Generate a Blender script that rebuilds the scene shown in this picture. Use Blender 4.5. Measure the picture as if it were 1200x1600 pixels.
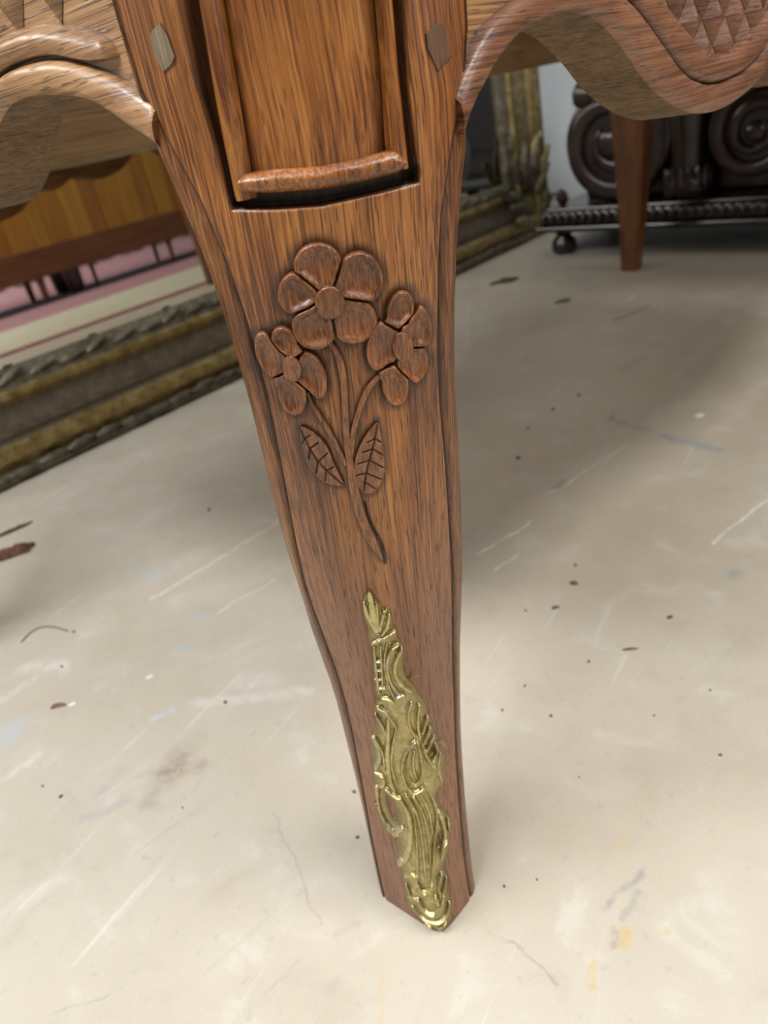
import bpy, math, random
import numpy as np
from mathutils import Vector, Matrix, noise as mnoise

for o in list(bpy.data.objects): bpy.data.objects.remove(o)
SC = bpy.context.scene; COL = SC.collection
R2 = math.sqrt(0.5)

# ---------------------------------------------------------------- camera
# world frame: origin at the tip of the carved table leg, X right, Y away, Z up (metres)
cd = bpy.data.cameras.new('camera'); cam = bpy.data.objects.new('camera', cd); COL.objects.link(cam); SC.camera = cam
cx = Vector((0.98142919, -0.09053262, -0.16911711)); cy = -Vector((-0.1918248, -0.46319014, -0.86525033)); cz = -Vector((0.0, 0.88162279, -0.47195473))
M = Matrix((cx, cy, cz)).transposed().to_4x4(); M.translation = Vector((0.02023654, -0.40245287, 0.62)); cam.matrix_world = M
cd.sensor_fit = 'VERTICAL'; cd.sensor_height = 24; cd.lens = 18.0; cd.clip_start = 0.02; cd.clip_end = 60
cd.dof.use_dof = True; cd.dof.focus_distance = 0.44; cd.dof.aperture_fstop = 5.6
# ---------------------------------------------------------------- world, lights, exposure
W = bpy.data.worlds.new('room_light'); SC.world = W; W.use_nodes = True
bg = W.node_tree.nodes['Background']; bg.inputs[0].default_value = (0.86, 0.93, 1.0, 1); bg.inputs[1].default_value = 0.16
def area(name, loc, aim, sx, sy, power, colr):
    l = bpy.data.lights.new(name, 'AREA'); l.shape = 'RECTANGLE'; l.size = sx; l.size_y = sy; l.energy = power; l.color = colr
    o = bpy.data.objects.new(name, l); COL.objects.link(o); o.location = loc
    o.rotation_euler = (Vector(aim) - Vector(loc)).to_track_quat('-Z', 'Y').to_euler(); return o
area('ceiling_tube_light', (-1.15, -0.7, 2.6), (-0.3, 0.2, 0), 1.8, 0.5, 74, (0.97, 0.98, 1.0))
area('ceiling_tube_light', (1.1, -0.55, 2.6), (0.5, 0.1, 0), 1.8, 0.5, 44, (1.0, 0.97, 0.92))
area('ceiling_tube_light', (2.2, 2.8, 2.7), (2.0, 2.6, 0), 1.6, 0.5, 11, (1.0, 0.95, 0.88))
area('added_sheen_light', (-2.3, 0.3, 2.1), (0, 0, .6), 1.3, 1.3, 22, (0.80, 0.88, 1.0))  # added unseen lamp for the sheen on the left apron, not a window
area('added_sheen_light', (3.6, -.9, 1.7), (0.2, 0, .5), 1.2, 1.2, 12, (0.86, 0.88, 1.0))  # weaker added lamp, likewise unseen, for the right apron's sheen
area('ceiling_tube_light', (3.4, -1.4, 2.8), (3.3, -1.2, 0), 2.4, 0.8, 70, (1.0, 0.97, 0.92))
SC.view_settings.view_transform = 'Standard'; SC.view_settings.look = 'None'; SC.view_settings.gamma = 1; SC.view_settings.use_curve_mapping = False
SC.view_settings.exposure = 0.0

# ---------------------------------------------------------------- traced measurements in metres
LEGT=[[-0.01,-0.00068,-1e-05,0.00405,-0.04379,0.02827,-0.04829,0.03543],[0.015,0.00219,-8e-05,0.00477,-0.04374,0.02852,-0.04814,0.03576],[0.04,0.00712,-0.00029,0.006,-0.04333,0.02952,-0.04754,0.03708],[0.065,0.01188,-0.00054,0.00726,-0.04253,0.03144,-0.04675,0.03897],[0.09,0.01612,-0.00065,0.00868,-0.04136,0.03371,-0.04605,0.04099],[0.115,0.02029,-0.00048,0.01033,-0.03993,0.03603,-0.0455,0.04328],[0.14,0.0243,3e-05,0.012,-0.03869,0.0385,-0.04523,0.04576],[0.165,0.02622,0.00098,0.01367,-0.03753,0.04116,-0.04499,0.04835],[0.19,0.02652,0.00236,0.01535,-0.03632,0.04383,-0.04449,0.05113],[0.215,0.02677,0.00392,0.0172,-0.03558,0.04635,-0.04418,0.05398],[0.24,0.02689,0.00534,0.0192,-0.03573,0.04878,-0.04503,0.05691],[0.265,0.02528,0.0065,0.0212,-0.03685,0.05134,-0.04666,0.0601],[0.29,0.02232,0.0074,0.02318,-0.03855,0.05403,-0.04781,0.06343],[0.315,0.01932,0.0081,0.02489,-0.04031,0.05668,-0.04798,0.06647],[0.34,0.01626,0.00889,0.0264,-0.04091,0.0587,-0.04832,0.06883],[0.365,0.0124,0.01009,0.0279,-0.03972,0.0599,-0.04846,0.07066],[0.39,0.00792,0.01165,0.0294,-0.03769,0.061,-0.0476,0.07202],[0.415,0.00342,0.01327,0.0309,-0.03541,0.06196,-0.04621,0.07311],[0.44,-0.00107,0.01465,0.0324,-0.03317,0.06246,-0.04474,0.07387],[0.465,-0.00545,0.01603,0.0339,-0.03112,0.06317,-0.04327,0.07479],[0.49,-0.00974,0.01769,0.03544,-0.02955,0.06494,-0.04224,0.07656],[0.515,-0.01389,0.01921,0.03751,-0.02918,0.06759,-0.04208,0.07912],[0.54,-0.01721,0.02047,0.04,-0.0299,0.07083,-0.04269,0.08253],[0.565,-0.02011,0.02171,0.0425,-0.03173,0.07514,-0.04439,0.08757],[0.59,-0.02231,0.02357,0.0449,-0.03568,0.08282,-0.04789,0.09337],[0.615,-0.02351,0.0248,0.04597,-0.04316,0.09276,-0.05249,0.09607],[0.64,-0.02388,0.0242,0.046,-0.05031,0.09872,-0.05419,0.09972],[0.665,-0.02388,0.02457,0.046,-0.05138,0.10052,-0.05423,0.10152],[0.69,-0.02388,0.02501,0.046,-0.05069,0.1007,-0.05423,0.1017],[0.715,-0.02388,0.02504,0.046,-0.05062,0.1007,-0.05423,0.1017],[0.74,-0.02388,0.02504,0.046,-0.05062,0.1007,-0.05423,0.1017]]
GL=[(-0.02051,0.66738),(-0.0237,0.63248),(-0.02227,0.60982),(-0.023,0.58565)]
GR=[(0.07008,0.65269),(0.06681,0.61696),(0.06693,0.5933),(0.06781,0.58112)]
GARC=[(-0.02261,0.58474),(-0.00237,0.58172),(0.01827,0.57955),(0.04562,0.58004),(0.06943,0.58076)]
FILL_L=[[(-0.01408,0.66607),(-0.01775,0.62517),(-0.01939,0.59168)],[(-0.00467,0.66429),(-0.00718,0.62958),(-0.00948,0.60005)]]
FILL_R=[[(0.05811,0.65418),(0.05595,0.62622),(0.05308,0.59916)],[(0.06498,0.65329),(0.06305,0.62507),(0.06194,0.59156)]]
PANEL=[[(-0.00467,0.66429),(-0.00718,0.62958),(-0.00948,0.60005)],[(0.05811,0.65418),(0.05595,0.62622),(0.05308,0.59916)]]
TORUS=[[(-0.01562,0.59858),(-0.013,0.59926),(0.00189,0.59922),(0.02197,0.59707),(0.03959,0.59683),(0.0537,0.59745),(0.0581,0.59663),(0.06119,0.5928)],[(-0.01864,0.59213),(-0.01595,0.59062),(-0.00079,0.5882),(0.01964,0.58603),(0.0375,0.58551),(0.05187,0.58638),(0.05651,0.58658),(0.06115,0.58842)]]
PEGL=[(-0.03325,0.66196),(-0.03146,0.65708),(-0.03045,0.64898),(-0.03256,0.64649),(-0.03796,0.64412),(-0.03959,0.64792),(-0.04046,0.6574),(-0.03809,0.66023)]
PEGR=[(0.08598,0.64358),(0.08851,0.63844),(0.09015,0.62924),(0.0871,0.62734),(0.08191,0.62424),(0.0798,0.62955),(0.07796,0.63399),(0.07823,0.63955)]
FLOWERS=[[('p',[(0.02189,0.5519),(0.02083,0.54912),(0.01889,0.54677),(0.01623,0.54509),(0.01314,0.54426),(0.00992,0.54436),(0.00689,0.54539),(0.00437,0.54723),(0.0026,0.5497),(0.00176,0.55255),(0.00193,0.5555),(0.00306,0.55825),(0.00504,0.56054),(0.00767,0.56216),(0.01069,0.56295),(0.01383,0.56284),(0.01677,0.56185),(0.01926,0.56007),(0.02105,0.55766),(0.02196,0.55484)],(0.0119,0.55374)),('p',[(0.04061,0.54342),(0.04017,0.53983),(0.03881,0.5366),(0.03664,0.53406),(0.03389,0.53247),(0.03082,0.532),(0.02777,0.53269),(0.02504,0.53448),(0.0229,0.53717),(0.02156,0.54048),(0.02114,0.54408),(0.02168,0.54761),(0.02309,0.55074),(0.02524,0.55318),(0.02792,0.55469),(0.03087,0.55516),(0.03383,0.55452),(0.03651,0.55283),(0.03867,0.55025),(0.04009,0.54701)],(0.03085,0.54379)),('p',[(0.03338,0.51988),(0.03178,0.51697),(0.02934,0.51475),(0.02628,0.51343),(0.02293,0.51316),(0.01963,0.51397),(0.01671,0.51571),(0.01446,0.51825),(0.0131,0.52135),(0.01276,0.52469),(0.01346,0.52794),(0.0151,0.53079),(0.01753,0.53298),(0.02051,0.53428),(0.02375,0.53455),(0.02696,0.5338),(0.02983,0.5321),(0.0321,0.52959),(0.03353,0.52652),(0.03398,0.52317)],(0.02335,0.52406)),('p',[(0.01385,0.52254),(0.01274,0.51946),(0.01076,0.51682),(0.00809,0.51491),(0.00501,0.51391),(0.00182,0.51394),(-0.00116,0.51498),(-0.00361,0.51692),(-0.0053,0.51958),(-0.00605,0.52269),(-0.00581,0.52595),(-0.0046,0.52901),(-0.00258,0.53159),(7e-05,0.53344),(0.00309,0.53438),(0.00618,0.53434),(0.00906,0.53332),(0.01147,0.53143),(0.01317,0.52883),(0.014,0.52577)],(0.00404,0.52433)),('p',[(0.00595,0.53982),(0.00447,0.53718),(0.0024,0.53504),(-6e-05,0.53362),(-0.00266,0.53305),(-0.00514,0.53341),(-0.00725,0.53465),(-0.00877,0.53666),(-0.00955,0.53924),(-0.00952,0.54212),(-0.00869,0.54502),(-0.00715,0.54765),(-0.00506,0.54974),(-0.00264,0.55111),(-0.00011,0.55163),(0.00229,0.55125),(0.00434,0.55002),(0.00584,0.54806),(0.00666,0.54554),(0.0067,0.5427)],(-0.00136,0.54248)),('c',[(0.02064,0.53397),(0.01984,0.53159),(0.01843,0.52954),(0.01655,0.52805),(0.0144,0.52726),(0.01218,0.52726),(0.01012,0.52805),(0.00843,0.52955),(0.00728,0.5316),(0.00678,0.534),(0.00696,0.5365),(0.00781,0.53886),(0.00924,0.54086),(0.0111,0.5423),(0.01321,0.54306),(0.01538,0.54305),(0.01739,0.54229),(0.01906,0.54084),(0.02023,0.53884),(0.02078,0.53647)],(0.0138,0.53526))],[('p',[(0.05349,0.52066),(0.05216,0.51843),(0.0504,0.51672),(0.0484,0.5157),(0.04636,0.51546),(0.04449,0.51603),(0.04297,0.51735),(0.04195,0.51929),(0.04153,0.52166),(0.04173,0.52422),(0.04254,0.52673),(0.04386,0.52894),(0.04557,0.53064),(0.04751,0.53166),(0.0495,0.53191),(0.05135,0.53137),(0.05288,0.53007),(0.05394,0.52813),(0.05442,0.52576),(0.05427,0.52318)],(0.04795,0.5238)),('p',[(0.06254,0.51006),(0.06216,0.50678),(0.06123,0.50397),(0.05986,0.50192),(0.05818,0.50084),(0.05637,0.50083),(0.05463,0.50186),(0.05312,0.50382),(0.052,0.50651),(0.05136,0.50967),(0.05126,0.51298),(0.05169,0.51615),(0.05261,0.51887),(0.05392,0.52088),(0.05551,0.522),(0.05723,0.52212),(0.05892,0.52121),(0.06043,0.51934),(0.06162,0.51668),(0.06235,0.51348)],(0.0568,0.51169)),('p',[(0.05667,0.48687),(0.05498,0.4846),(0.05291,0.48297),(0.05069,0.48212),(0.04853,0.48213),(0.04666,0.483),(0.04525,0.48466),(0.04443,0.48695),(0.04428,0.48965),(0.0448,0.49251),(0.04593,0.49525),(0.04755,0.49758),(0.04953,0.4993),(0.05167,0.5002),(0.05378,0.50021),(0.05566,0.49931),(0.05713,0.49759),(0.05804,0.49523),(0.05827,0.49246),(0.0578,0.48958)],(0.05119,0.49129)),('p',[(0.04551,0.48218),(0.045,0.47891),(0.04392,0.47608),(0.04236,0.47397),(0.04048,0.47279),(0.03848,0.47264),(0.03656,0.47356),(0.03491,0.47543),(0.0337,0.47807),(0.03304,0.48121),(0.03299,0.48456),(0.03354,0.48777),(0.03463,0.49054),(0.03616,0.49262),(0.03797,0.49381),(0.03991,0.49399),(0.04178,0.49314),(0.04341,0.49132),(0.04466,0.48872),(0.04538,0.48557)],(0.03921,0.48349)),('p',[(0.04023,0.505),(0.03879,0.50165),(0.03691,0.49885),(0.03479,0.49689),(0.03264,0.49598),(0.03068,0.4962),(0.02911,0.49755),(0.02809,0.49988),(0.02771,0.50295),(0.02801,0.50643),(0.02894,0.50999),(0.03041,0.51326),(0.03226,0.51596),(0.03433,0.51782),(0.03641,0.51868),(0.03831,0.51847),(0.03985,0.51719),(0.0409,0.51497),(0.04133,0.512),(0.04111,0.50857)],(0.03455,0.50755)),('c',[(0.05163,0.50296),(0.05125,0.50043),(0.05039,0.49826),(0.04913,0.49665),(0.04761,0.49578),(0.04598,0.49571),(0.04441,0.49645),(0.04305,0.49792),(0.04204,0.49998),(0.04146,0.50241),(0.04138,0.505),(0.0418,0.50748),(0.04266,0.50962),(0.04388,0.51121),(0.04535,0.5121),(0.04693,0.51221),(0.04847,0.51152),(0.04983,0.51009),(0.05088,0.50804),(0.0515,0.50558)],(0.04646,0.50408))],[('p',[(-0.01746,0.51395),(-0.01727,0.5104),(-0.01764,0.50698),(-0.01856,0.50401),(-0.01994,0.50181),(-0.02165,0.50057),(-0.02353,0.50043),(-0.02538,0.50141),(-0.02702,0.50343),(-0.02826,0.5063),(-0.02899,0.50971),(-0.02912,0.51332),(-0.02865,0.51677),(-0.02766,0.51971),(-0.02623,0.52186),(-0.02453,0.52303),(-0.02271,0.5231),(-0.02094,0.52208),(-0.01939,0.52008),(-0.01819,0.51728)],(-0.0231,0.51199)),('p',[(-0.00737,0.52003),(-0.00717,0.51762),(-0.00754,0.51525),(-0.00844,0.51317),(-0.0098,0.51156),(-0.01148,0.51059),(-0.01332,0.51034),(-0.01514,0.51085),(-0.01675,0.51207),(-0.01799,0.51388),(-0.01872,0.51612),(-0.01888,0.51855),(-0.01846,0.52094),(-0.0175,0.52305),(-0.01611,0.52467),(-0.01443,0.52563),(-0.01263,0.52584),(-0.01087,0.5253),(-0.00931,0.52406),(-0.00811,0.52224)],(-0.01296,0.5182)),('p',[(0.00319,0.49938),(0.00322,0.49553),(0.00265,0.49192),(0.00153,0.48891),(-5e-05,0.4868),(-0.00191,0.48583),(-0.00388,0.48609),(-0.00576,0.48754),(-0.00734,0.49004),(-0.00847,0.49334),(-0.00904,0.4971),(-0.009,0.50094),(-0.00837,0.5045),(-0.00721,0.50741),(-0.00565,0.50942),(-0.00383,0.51034),(-0.00193,0.51009),(-0.00013,0.5087),(0.00142,0.50629),(0.00256,0.50308)],(-0.00289,0.49832)),('p',[(-0.00907,0.48967),(-0.0095,0.48624),(-0.01055,0.48304),(-0.01213,0.48037),(-0.01409,0.47848),(-0.01625,0.47755),(-0.01839,0.47767),(-0.02029,0.47885),(-0.02175,0.481),(-0.02261,0.4839),(-0.02278,0.48729),(-0.02226,0.49081),(-0.0211,0.4941),(-0.01945,0.49682),(-0.01747,0.4987),(-0.01537,0.49956),(-0.01332,0.49934),(-0.01153,0.49807),(-0.01014,0.49588),(-0.0093,0.49298)],(-0.0158,0.48873)),('c',[(-0.00785,0.50403),(-0.00823,0.50178),(-0.00903,0.49971),(-0.01021,0.49801),(-0.01163,0.49685),(-0.01316,0.49634),(-0.01466,0.49655),(-0.01596,0.49744),(-0.01694,0.49894),(-0.01749,0.50091),(-0.01756,0.50315),(-0.01714,0.50543),(-0.01629,0.50754),(-0.01509,0.50924),(-0.01367,0.51038),(-0.01216,0.51086),(-0.01071,0.51062),(-0.00945,0.5097),(-0.0085,0.50819),(-0.00795,0.50624)],(-0.01266,0.50369))]]
STEMS=[[[(0.00705,0.51828),(0.01097,0.51299),(0.01302,0.50288),(0.01259,0.48988),(0.01009,0.47474),(0.00781,0.45881),(0.00649,0.44184),(0.00543,0.42156),(0.00586,0.40224),(0.00867,0.38395),(0.01345,0.3657)],[0.00112,0.00196,0.00196,0.00196,0.00196,0.00224,0.0027999999999999995,0.00308,0.0027999999999999995,0.00308,0.00056]],[[(0.03652,0.4938),(0.03061,0.48961),(0.02378,0.48435),(0.01759,0.47321),(0.01287,0.46281),(0.01021,0.45411),(0.00818,0.44502)],[0.0013999999999999998,0.0016799999999999999,0.0016799999999999999,0.0016799999999999999,0.0016799999999999999,0.0016799999999999999,0.00112]],[[(-0.00774,0.48875),(-0.00666,0.48079),(-0.0034,0.47111),(-0.00022,0.46028),(0.00215,0.45008),(0.00394,0.44011)],[0.0008399999999999999,0.00112,0.0013999999999999998,0.0013999999999999998,0.0013999999999999998,0.00112]]]
LEAFL=[(-0.01683,0.46876),(-0.01254,0.46689),(-0.00803,0.46269),(-0.00456,0.45675),(-0.00298,0.45008),(-0.00227,0.44253),(-0.00034,0.43324),(0.00086,0.42568),(-0.00428,0.42653),(-0.0102,0.42909),(-0.01448,0.43395),(-0.01743,0.44123),(-0.01847,0.45008),(-0.01818,0.45957)]
LEAFR=[(0.02694,0.46479),(0.02709,0.4543),(0.02688,0.44356),(0.02593,0.43267),(0.02309,0.4243),(0.01825,0.41815),(0.01262,0.41679),(0.00866,0.42045),(0.00716,0.4291),(0.0075,0.43719),(0.01098,0.44621),(0.01562,0.45385),(0.02108,0.46007)]
VEINL=[[(-0.01648,0.4671),(-0.01402,0.45347),(-0.01039,0.44271),(-0.00471,0.43393),(-7e-05,0.42677)],[(-0.01402,0.45347),(-0.01589,0.44656)],[(-0.01402,0.45347),(-0.00845,0.45727)],[(-0.01112,0.44454),(-0.01391,0.43666)],[(-0.01112,0.44454),(-0.00449,0.44988)],[(-0.00765,0.43794),(-0.00983,0.4309)],[(-0.00765,0.43794),(-0.00278,0.43994)],[(-0.01507,0.46035),(-0.01766,0.45701)],[(-0.01507,0.46035),(-0.01166,0.46265)]]
VEINR=[[(0.02627,0.4629),(0.02079,0.44738),(0.0147,0.43345),(0.01087,0.41999)],[(0.02079,0.44738),(0.02583,0.44165)],[(0.02079,0.44738),(0.01468,0.44632)],[(0.01773,0.44028),(0.0252,0.43288)],[(0.01773,0.44028),(0.01048,0.43927)],[(0.01447,0.43215),(0.02286,0.42529)],[(0.01447,0.43215),(0.008,0.43167)],[(0.02329,0.4536),(0.02608,0.4503)],[(0.02329,0.4536),(0.01865,0.45224)],[(0.01269,0.42613),(0.01781,0.42016)]]
NOTCH=[(0.00937,0.41127),(0.00964,0.40146),(0.01159,0.38949),(0.01445,0.37721),(0.01497,0.36741),(0.01439,0.36104)]
MOUNT=[(0.00118,0.34227),(-0.00234,0.33897),(-0.00496,0.33372),(-0.00655,0.32708),(-0.00647,0.31777),(-0.00553,0.30816),(-0.00716,0.29863),(-0.00602,0.29233),(-0.00744,0.27858),(-0.00935,0.26439),(-0.0106,0.24881),(-0.01094,0.23867),(-0.01557,0.22777),(-0.01497,0.2178),(-0.01708,0.20805),(-0.0221,0.20036),(-0.0236,0.18879),(-0.02433,0.17604),(-0.02753,0.1627),(-0.02884,0.14935),(-0.03114,0.13047),(-0.03209,0.11651),(-0.03136,0.10351),(-0.02595,0.09471),(-0.02071,0.09397),(-0.01971,0.08509),(-0.02426,0.06883),(-0.02641,0.05855),(-0.02231,0.05642),(-0.0235,0.04276),(-0.02464,0.02614),(-0.02348,0.01125),(-0.01453,0.00482),(-0.00113,0.00054),(0.00633,0.0037),(0.01114,0.00938),(0.01345,0.02188),(0.01066,0.03766),(0.01448,0.04785),(0.01099,0.05942),(0.01437,0.06421),(0.02034,0.06895),(0.02204,0.08188),(0.02574,0.08816),(0.02525,0.09982),(0.02018,0.1136),(0.01725,0.12434),(0.01863,0.13212),(0.02515,0.13122),(0.02907,0.13596),(0.02856,0.14775),(0.03212,0.15478),(0.02814,0.16907),(0.02744,0.18061),(0.02638,0.18936),(0.02427,0.20189),(0.02429,0.21311),(0.02262,0.22665),(0.01871,0.24062),(0.01545,0.25106),(0.01233,0.25874),(0.01364,0.27385),(0.01604,0.28697),(0.01261,0.29441),(0.01342,0.30269),(0.01115,0.30825),(0.0129,0.31949),(0.01027,0.32495),(0.00725,0.32231),(0.00657,0.32877),(0.00372,0.3322),(0.00317,0.33908)]
MHOLES=[[(-0.0218,0.13692),(-0.01773,0.1355),(-0.01592,0.12622),(-0.01591,0.11459),(-0.01955,0.11298),(-0.02121,0.12042)],[(0.01306,0.09421),(0.01427,0.08744),(0.01163,0.07959),(0.00993,0.08669)],[(0.01816,0.17926),(0.0221,0.17957),(0.02262,0.17151),(0.01846,0.17022)]]
MSTROKES=[[[(-0.00023,0.30636),(0.00012,0.32395),(0.00095,0.34138)],0.00162,0.00225],[[(0.00062,0.30621),(0.00298,0.32051),(0.0039,0.33123)],0.00081,0.00162],[[(0.0019,0.30597),(0.00545,0.31709),(0.0087,0.3239)],0.00094,0.0018],[[(0.0027,0.3028),(0.00805,0.30886),(0.01049,0.31871)],0.00108,0.00198],[[(-0.00108,0.30651),(-0.00412,0.32176),(-0.00445,0.33214)],0.00108,0.0018],[[(-0.00574,0.29441),(0.00298,0.2991),(0.0125,0.30323)],0.00094,0.00225],[[(-0.00442,0.29177),(-0.00673,0.26976),(-0.0084,0.24596)],0.00081,0.00198],[[(0.0001,0.29228),(-0.00273,0.26929),(-0.00545,0.24707)],0.00068,0.00234],[[(-0.00679,0.27751),(-0.00185,0.27752)],0.00068,0.00234],[[(-0.00773,0.26918),(-0.00283,0.26866)],0.00054,0.00216],[[(-0.00924,0.26009),(-0.00372,0.26034)],0.00054,0.00216],[[(-0.00938,0.25105),(-0.00372,0.25197)],0.00108,0.0027],[[(0.01234,0.29041),(0.00663,0.28849),(0.00229,0.27805),(0.0007,0.26223),(0.0033,0.24954),(0.00936,0.24027)],0.00086,0.0027],[[(0.0144,0.28594),(0.00707,0.27382),(0.00569,0.26188),(0.00837,0.25203),(0.01418,0.24355)],0.00135,0.0027],[[(0.0047,0.29323),(0.00011,0.27847),(-0.00114,0.25931),(0.00172,0.23977)],0.00068,0.0018],[[(-0.0099,0.23714),(-0.00445,0.24193),(0.00041,0.23752)],0.00121,0.00306],[[(0.00393,0.24187),(0.00884,0.24297)],0.00135,0.00342],[[(-0.0117,0.232),(-0.00601,0.22711),(-0.00157,0.21404)],0.00108,0.00288],[[(-0.01494,0.22382),(-0.0117,0.21561),(-0.01059,0.20549)],0.00094,0.00234],[[(-0.00592,0.22209),(-0.00911,0.20301),(-0.01344,0.18259),(-0.01553,0.158),(-0.01309,0.14371)],0.00135,0.00306],[[(-0.00198,0.21155),(-0.00787,0.19324),(-0.01219,0.17275),(-0.01061,0.15277)],0.00081,0.00234],[[(0.01297,0.23268),(0.00833,0.22179),(0.00898,0.20743),(0.01194,0.20093)],0.00094,0.00306],[[(0.01856,0.22758),(0.0144,0.2103),(0.01437,0.19702)],0.00108,0.00252],[[(0.02298,0.21255),(0.01701,0.20081)],0.00108,0.00288],[[(0.02342,0.20096),(0.01644,0.19022)],0.00108,0.00288],[[(0.02503,0.18909),(0.01701,0.17992)],0.00108,0.00288],[[(0.01004,0.19514),(0.00091,0.18768),(-0.00438,0.17302),(-0.00436,0.15481),(0.00081,0.14365),(0.00864,0.14684)],0.00081,0.00288],[[(0.00509,0.1891),(-0.0,0.17579),(-0.00059,0.15964),(0.00398,0.15024)],0.00054,0.00234],[[(0.01192,0.19427),(0.01243,0.17759),(0.01103,0.16167),(0.00418,0.15149)],0.00081,0.0027],[[(0.008,0.18527),(0.00426,0.1711),(0.00541,0.15901)],0.00094,0.0018],[[(0.01531,0.18962),(0.01663,0.17017),(0.02152,0.15758)],0.00068,0.00252],[[(0.02051,0.16615),(0.02595,0.17152),(0.0249,0.18035)],0.00068,0.00324],[[(0.02738,0.1651),(0.02312,0.15274),(0.0242,0.13745)],0.00081,0.00126],[[(-0.02224,0.19993),(-0.01858,0.19126),(-0.01897,0.17757),(-0.02524,0.16256)],0.00108,0.0027],[[(-0.01993,0.19986),(-0.0155,0.18727),(-0.01784,0.16717)],0.00081,0.00252],[[(-0.02603,0.15784),(-0.02012,0.15898),(-0.02056,0.15056),(-0.02536,0.14473)],0.00108,0.00306],[[(-0.0278,0.14172),(-0.03092,0.12373),(-0.02958,0.10868),(-0.02382,0.10223)],0.00135,0.00252],[[(-0.02024,0.14677),(-0.01618,0.14247),(-0.01162,0.14092)],0.00108,0.00378],[[(-0.02631,0.09894),(-0.02017,0.1009),(-0.01384,0.11021)],0.00121,0.00306],[[(-0.02425,0.09369),(-0.01824,0.10093)],0.00094,0.00288],[[(-0.01072,0.14046),(-0.00629,0.12582),(-0.00773,0.10561),(-0.01322,0.08393),(-0.02068,0.06733)],0.00148,0.00306],[[(-0.01992,0.07215),(-0.02376,0.06336)],0.00121,0.00342],[[(-0.00509,0.14449),(0.0003,0.12881),(0.00033,0.10501),(-0.00187,0.07983),(-0.00431,0.05892)],0.00086,0.00324],[[(0.0004,0.14125),(0.00559,0.12301),(0.00528,0.09645),(0.00213,0.07207)],0.00081,0.00252],[[(0.00568,0.14181),(0.01013,0.12416),(0.00928,0.10023)],0.00081,0.00216],[[(-0.00217,0.12924),(-0.00368,0.10565),(-0.00756,0.07629),(-0.01159,0.0508)],0.0007,0.00198],[[(0.01118,0.14928),(0.01478,0.13122),(0.01647,0.11427),(0.01127,0.09846),(0.00467,0.074),(0.00083,0.05831)],0.0007,0.00216],[[(0.01767,0.11424),(0.01931,0.10285),(0.01955,0.09027),(0.01549,0.08163),(0.01224,0.07056)],0.00121,0.0027],[[(0.02381,0.09997),(0.02325,0.08969)],0.00081,0.0027],[[(0.01509,0.0794),(0.01917,0.08115)],0.00081,0.00324],[[(-0.02098,0.0531),(-0.01271,0.06238),(-0.01112,0.05384),(-0.01699,0.04111)],0.00094,0.00306],[[(-0.01136,0.05233),(-0.00867,0.04439),(-0.00317,0.04718),(0.00041,0.05588)],0.00094,0.0036],[[(0.00999,0.05828),(0.00508,0.05078),(0.00524,0.03884)],0.00081,0.00288],[[(0.01367,0.05133),(0.00791,0.04046)],0.00054,0.00234],[[(-0.01424,0.03362),(-0.01087,0.02373),(-0.00421,0.02182),(0.00335,0.02827),(0.0075,0.0382)],0.00108,0.00342],[[(0.00115,0.04127),(0.00214,0.03424)],0.00135,0.00378],[[(-0.02281,0.02897),(-0.01536,0.03269)],0.00081,0.00252],[[(-0.02028,0.01986),(-0.0137,0.01138),(-0.00343,0.0138),(0.00723,0.01686),(0.01139,0.0257)],0.00081,0.0027],[[(-0.01244,0.00657),(-0.00847,0.00696)],0.00108,0.00252],[[(-0.00136,0.00702),(0.00493,0.01079)],0.00108,0.00252],[[(-0.02163,0.04273),(-0.02026,0.03267)],0.00065,0.00234]]
NAILS=[(0.00052,0.30345),(-0.03077,0.12221),(0.02294,0.0891)]
SPIKES=[[(0.01564,0.25319),(0.01798,0.25607),(0.02173,0.2588)],[(0.02705,0.17918),(0.03004,0.17531),(0.03314,0.16736)]]
RA=[(0.0634,0.5948),(0.0685,0.601),(0.0723,0.6038),(0.0772,0.6086),(0.0868,0.6149),(0.0953,0.6211),(0.1045,0.6266),(0.1148,0.6313),(0.1285,0.6356),(0.141,0.6382),(0.1588,0.6409),(0.1803,0.6422),(0.1998,0.6401),(0.2212,0.6344),(0.2363,0.6271),(0.2568,0.6157),(0.271,0.6054),(0.2861,0.5963),(0.3076,0.5862),(0.3365,0.5757),(0.3691,0.568),(0.3999,0.5651),(0.437,0.5655),(0.4764,0.5703),(0.5064,0.5772)]
RB=[(0.0615,0.6134),(0.0659,0.6194),(0.0742,0.6264),(0.0818,0.6323),(0.093,0.6393),(0.1082,0.6449),(0.127,0.6505),(0.1532,0.655),(0.1817,0.656),(0.2111,0.6535),(0.2397,0.6472),(0.2574,0.6407),(0.2713,0.6334),(0.284,0.6266),(0.2973,0.6187),(0.3102,0.6112),(0.3225,0.6038),(0.3354,0.5977),(0.3487,0.5925),(0.3726,0.5869),(0.3979,0.5839),(0.4344,0.5842),(0.4625,0.5864),(0.5025,0.5953)]
RC=[(0.2716,0.661),(0.2908,0.6508),(0.3083,0.64),(0.3247,0.6314),(0.3468,0.6217),(0.3704,0.6128),(0.3862,0.6069),(0.4051,0.6034),(0.4315,0.6039),(0.4631,0.6098),(0.4979,0.6174)]
LA=[(0.0421,0.6154),(0.0462,0.6186),(0.0549,0.6233),(0.0637,0.6282),(0.0737,0.6343),(0.0847,0.6402),(0.0985,0.6445),(0.1103,0.6469),(0.1267,0.6493),(0.1378,0.6504),(0.1538,0.6516),(0.1694,0.6514)]
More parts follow.
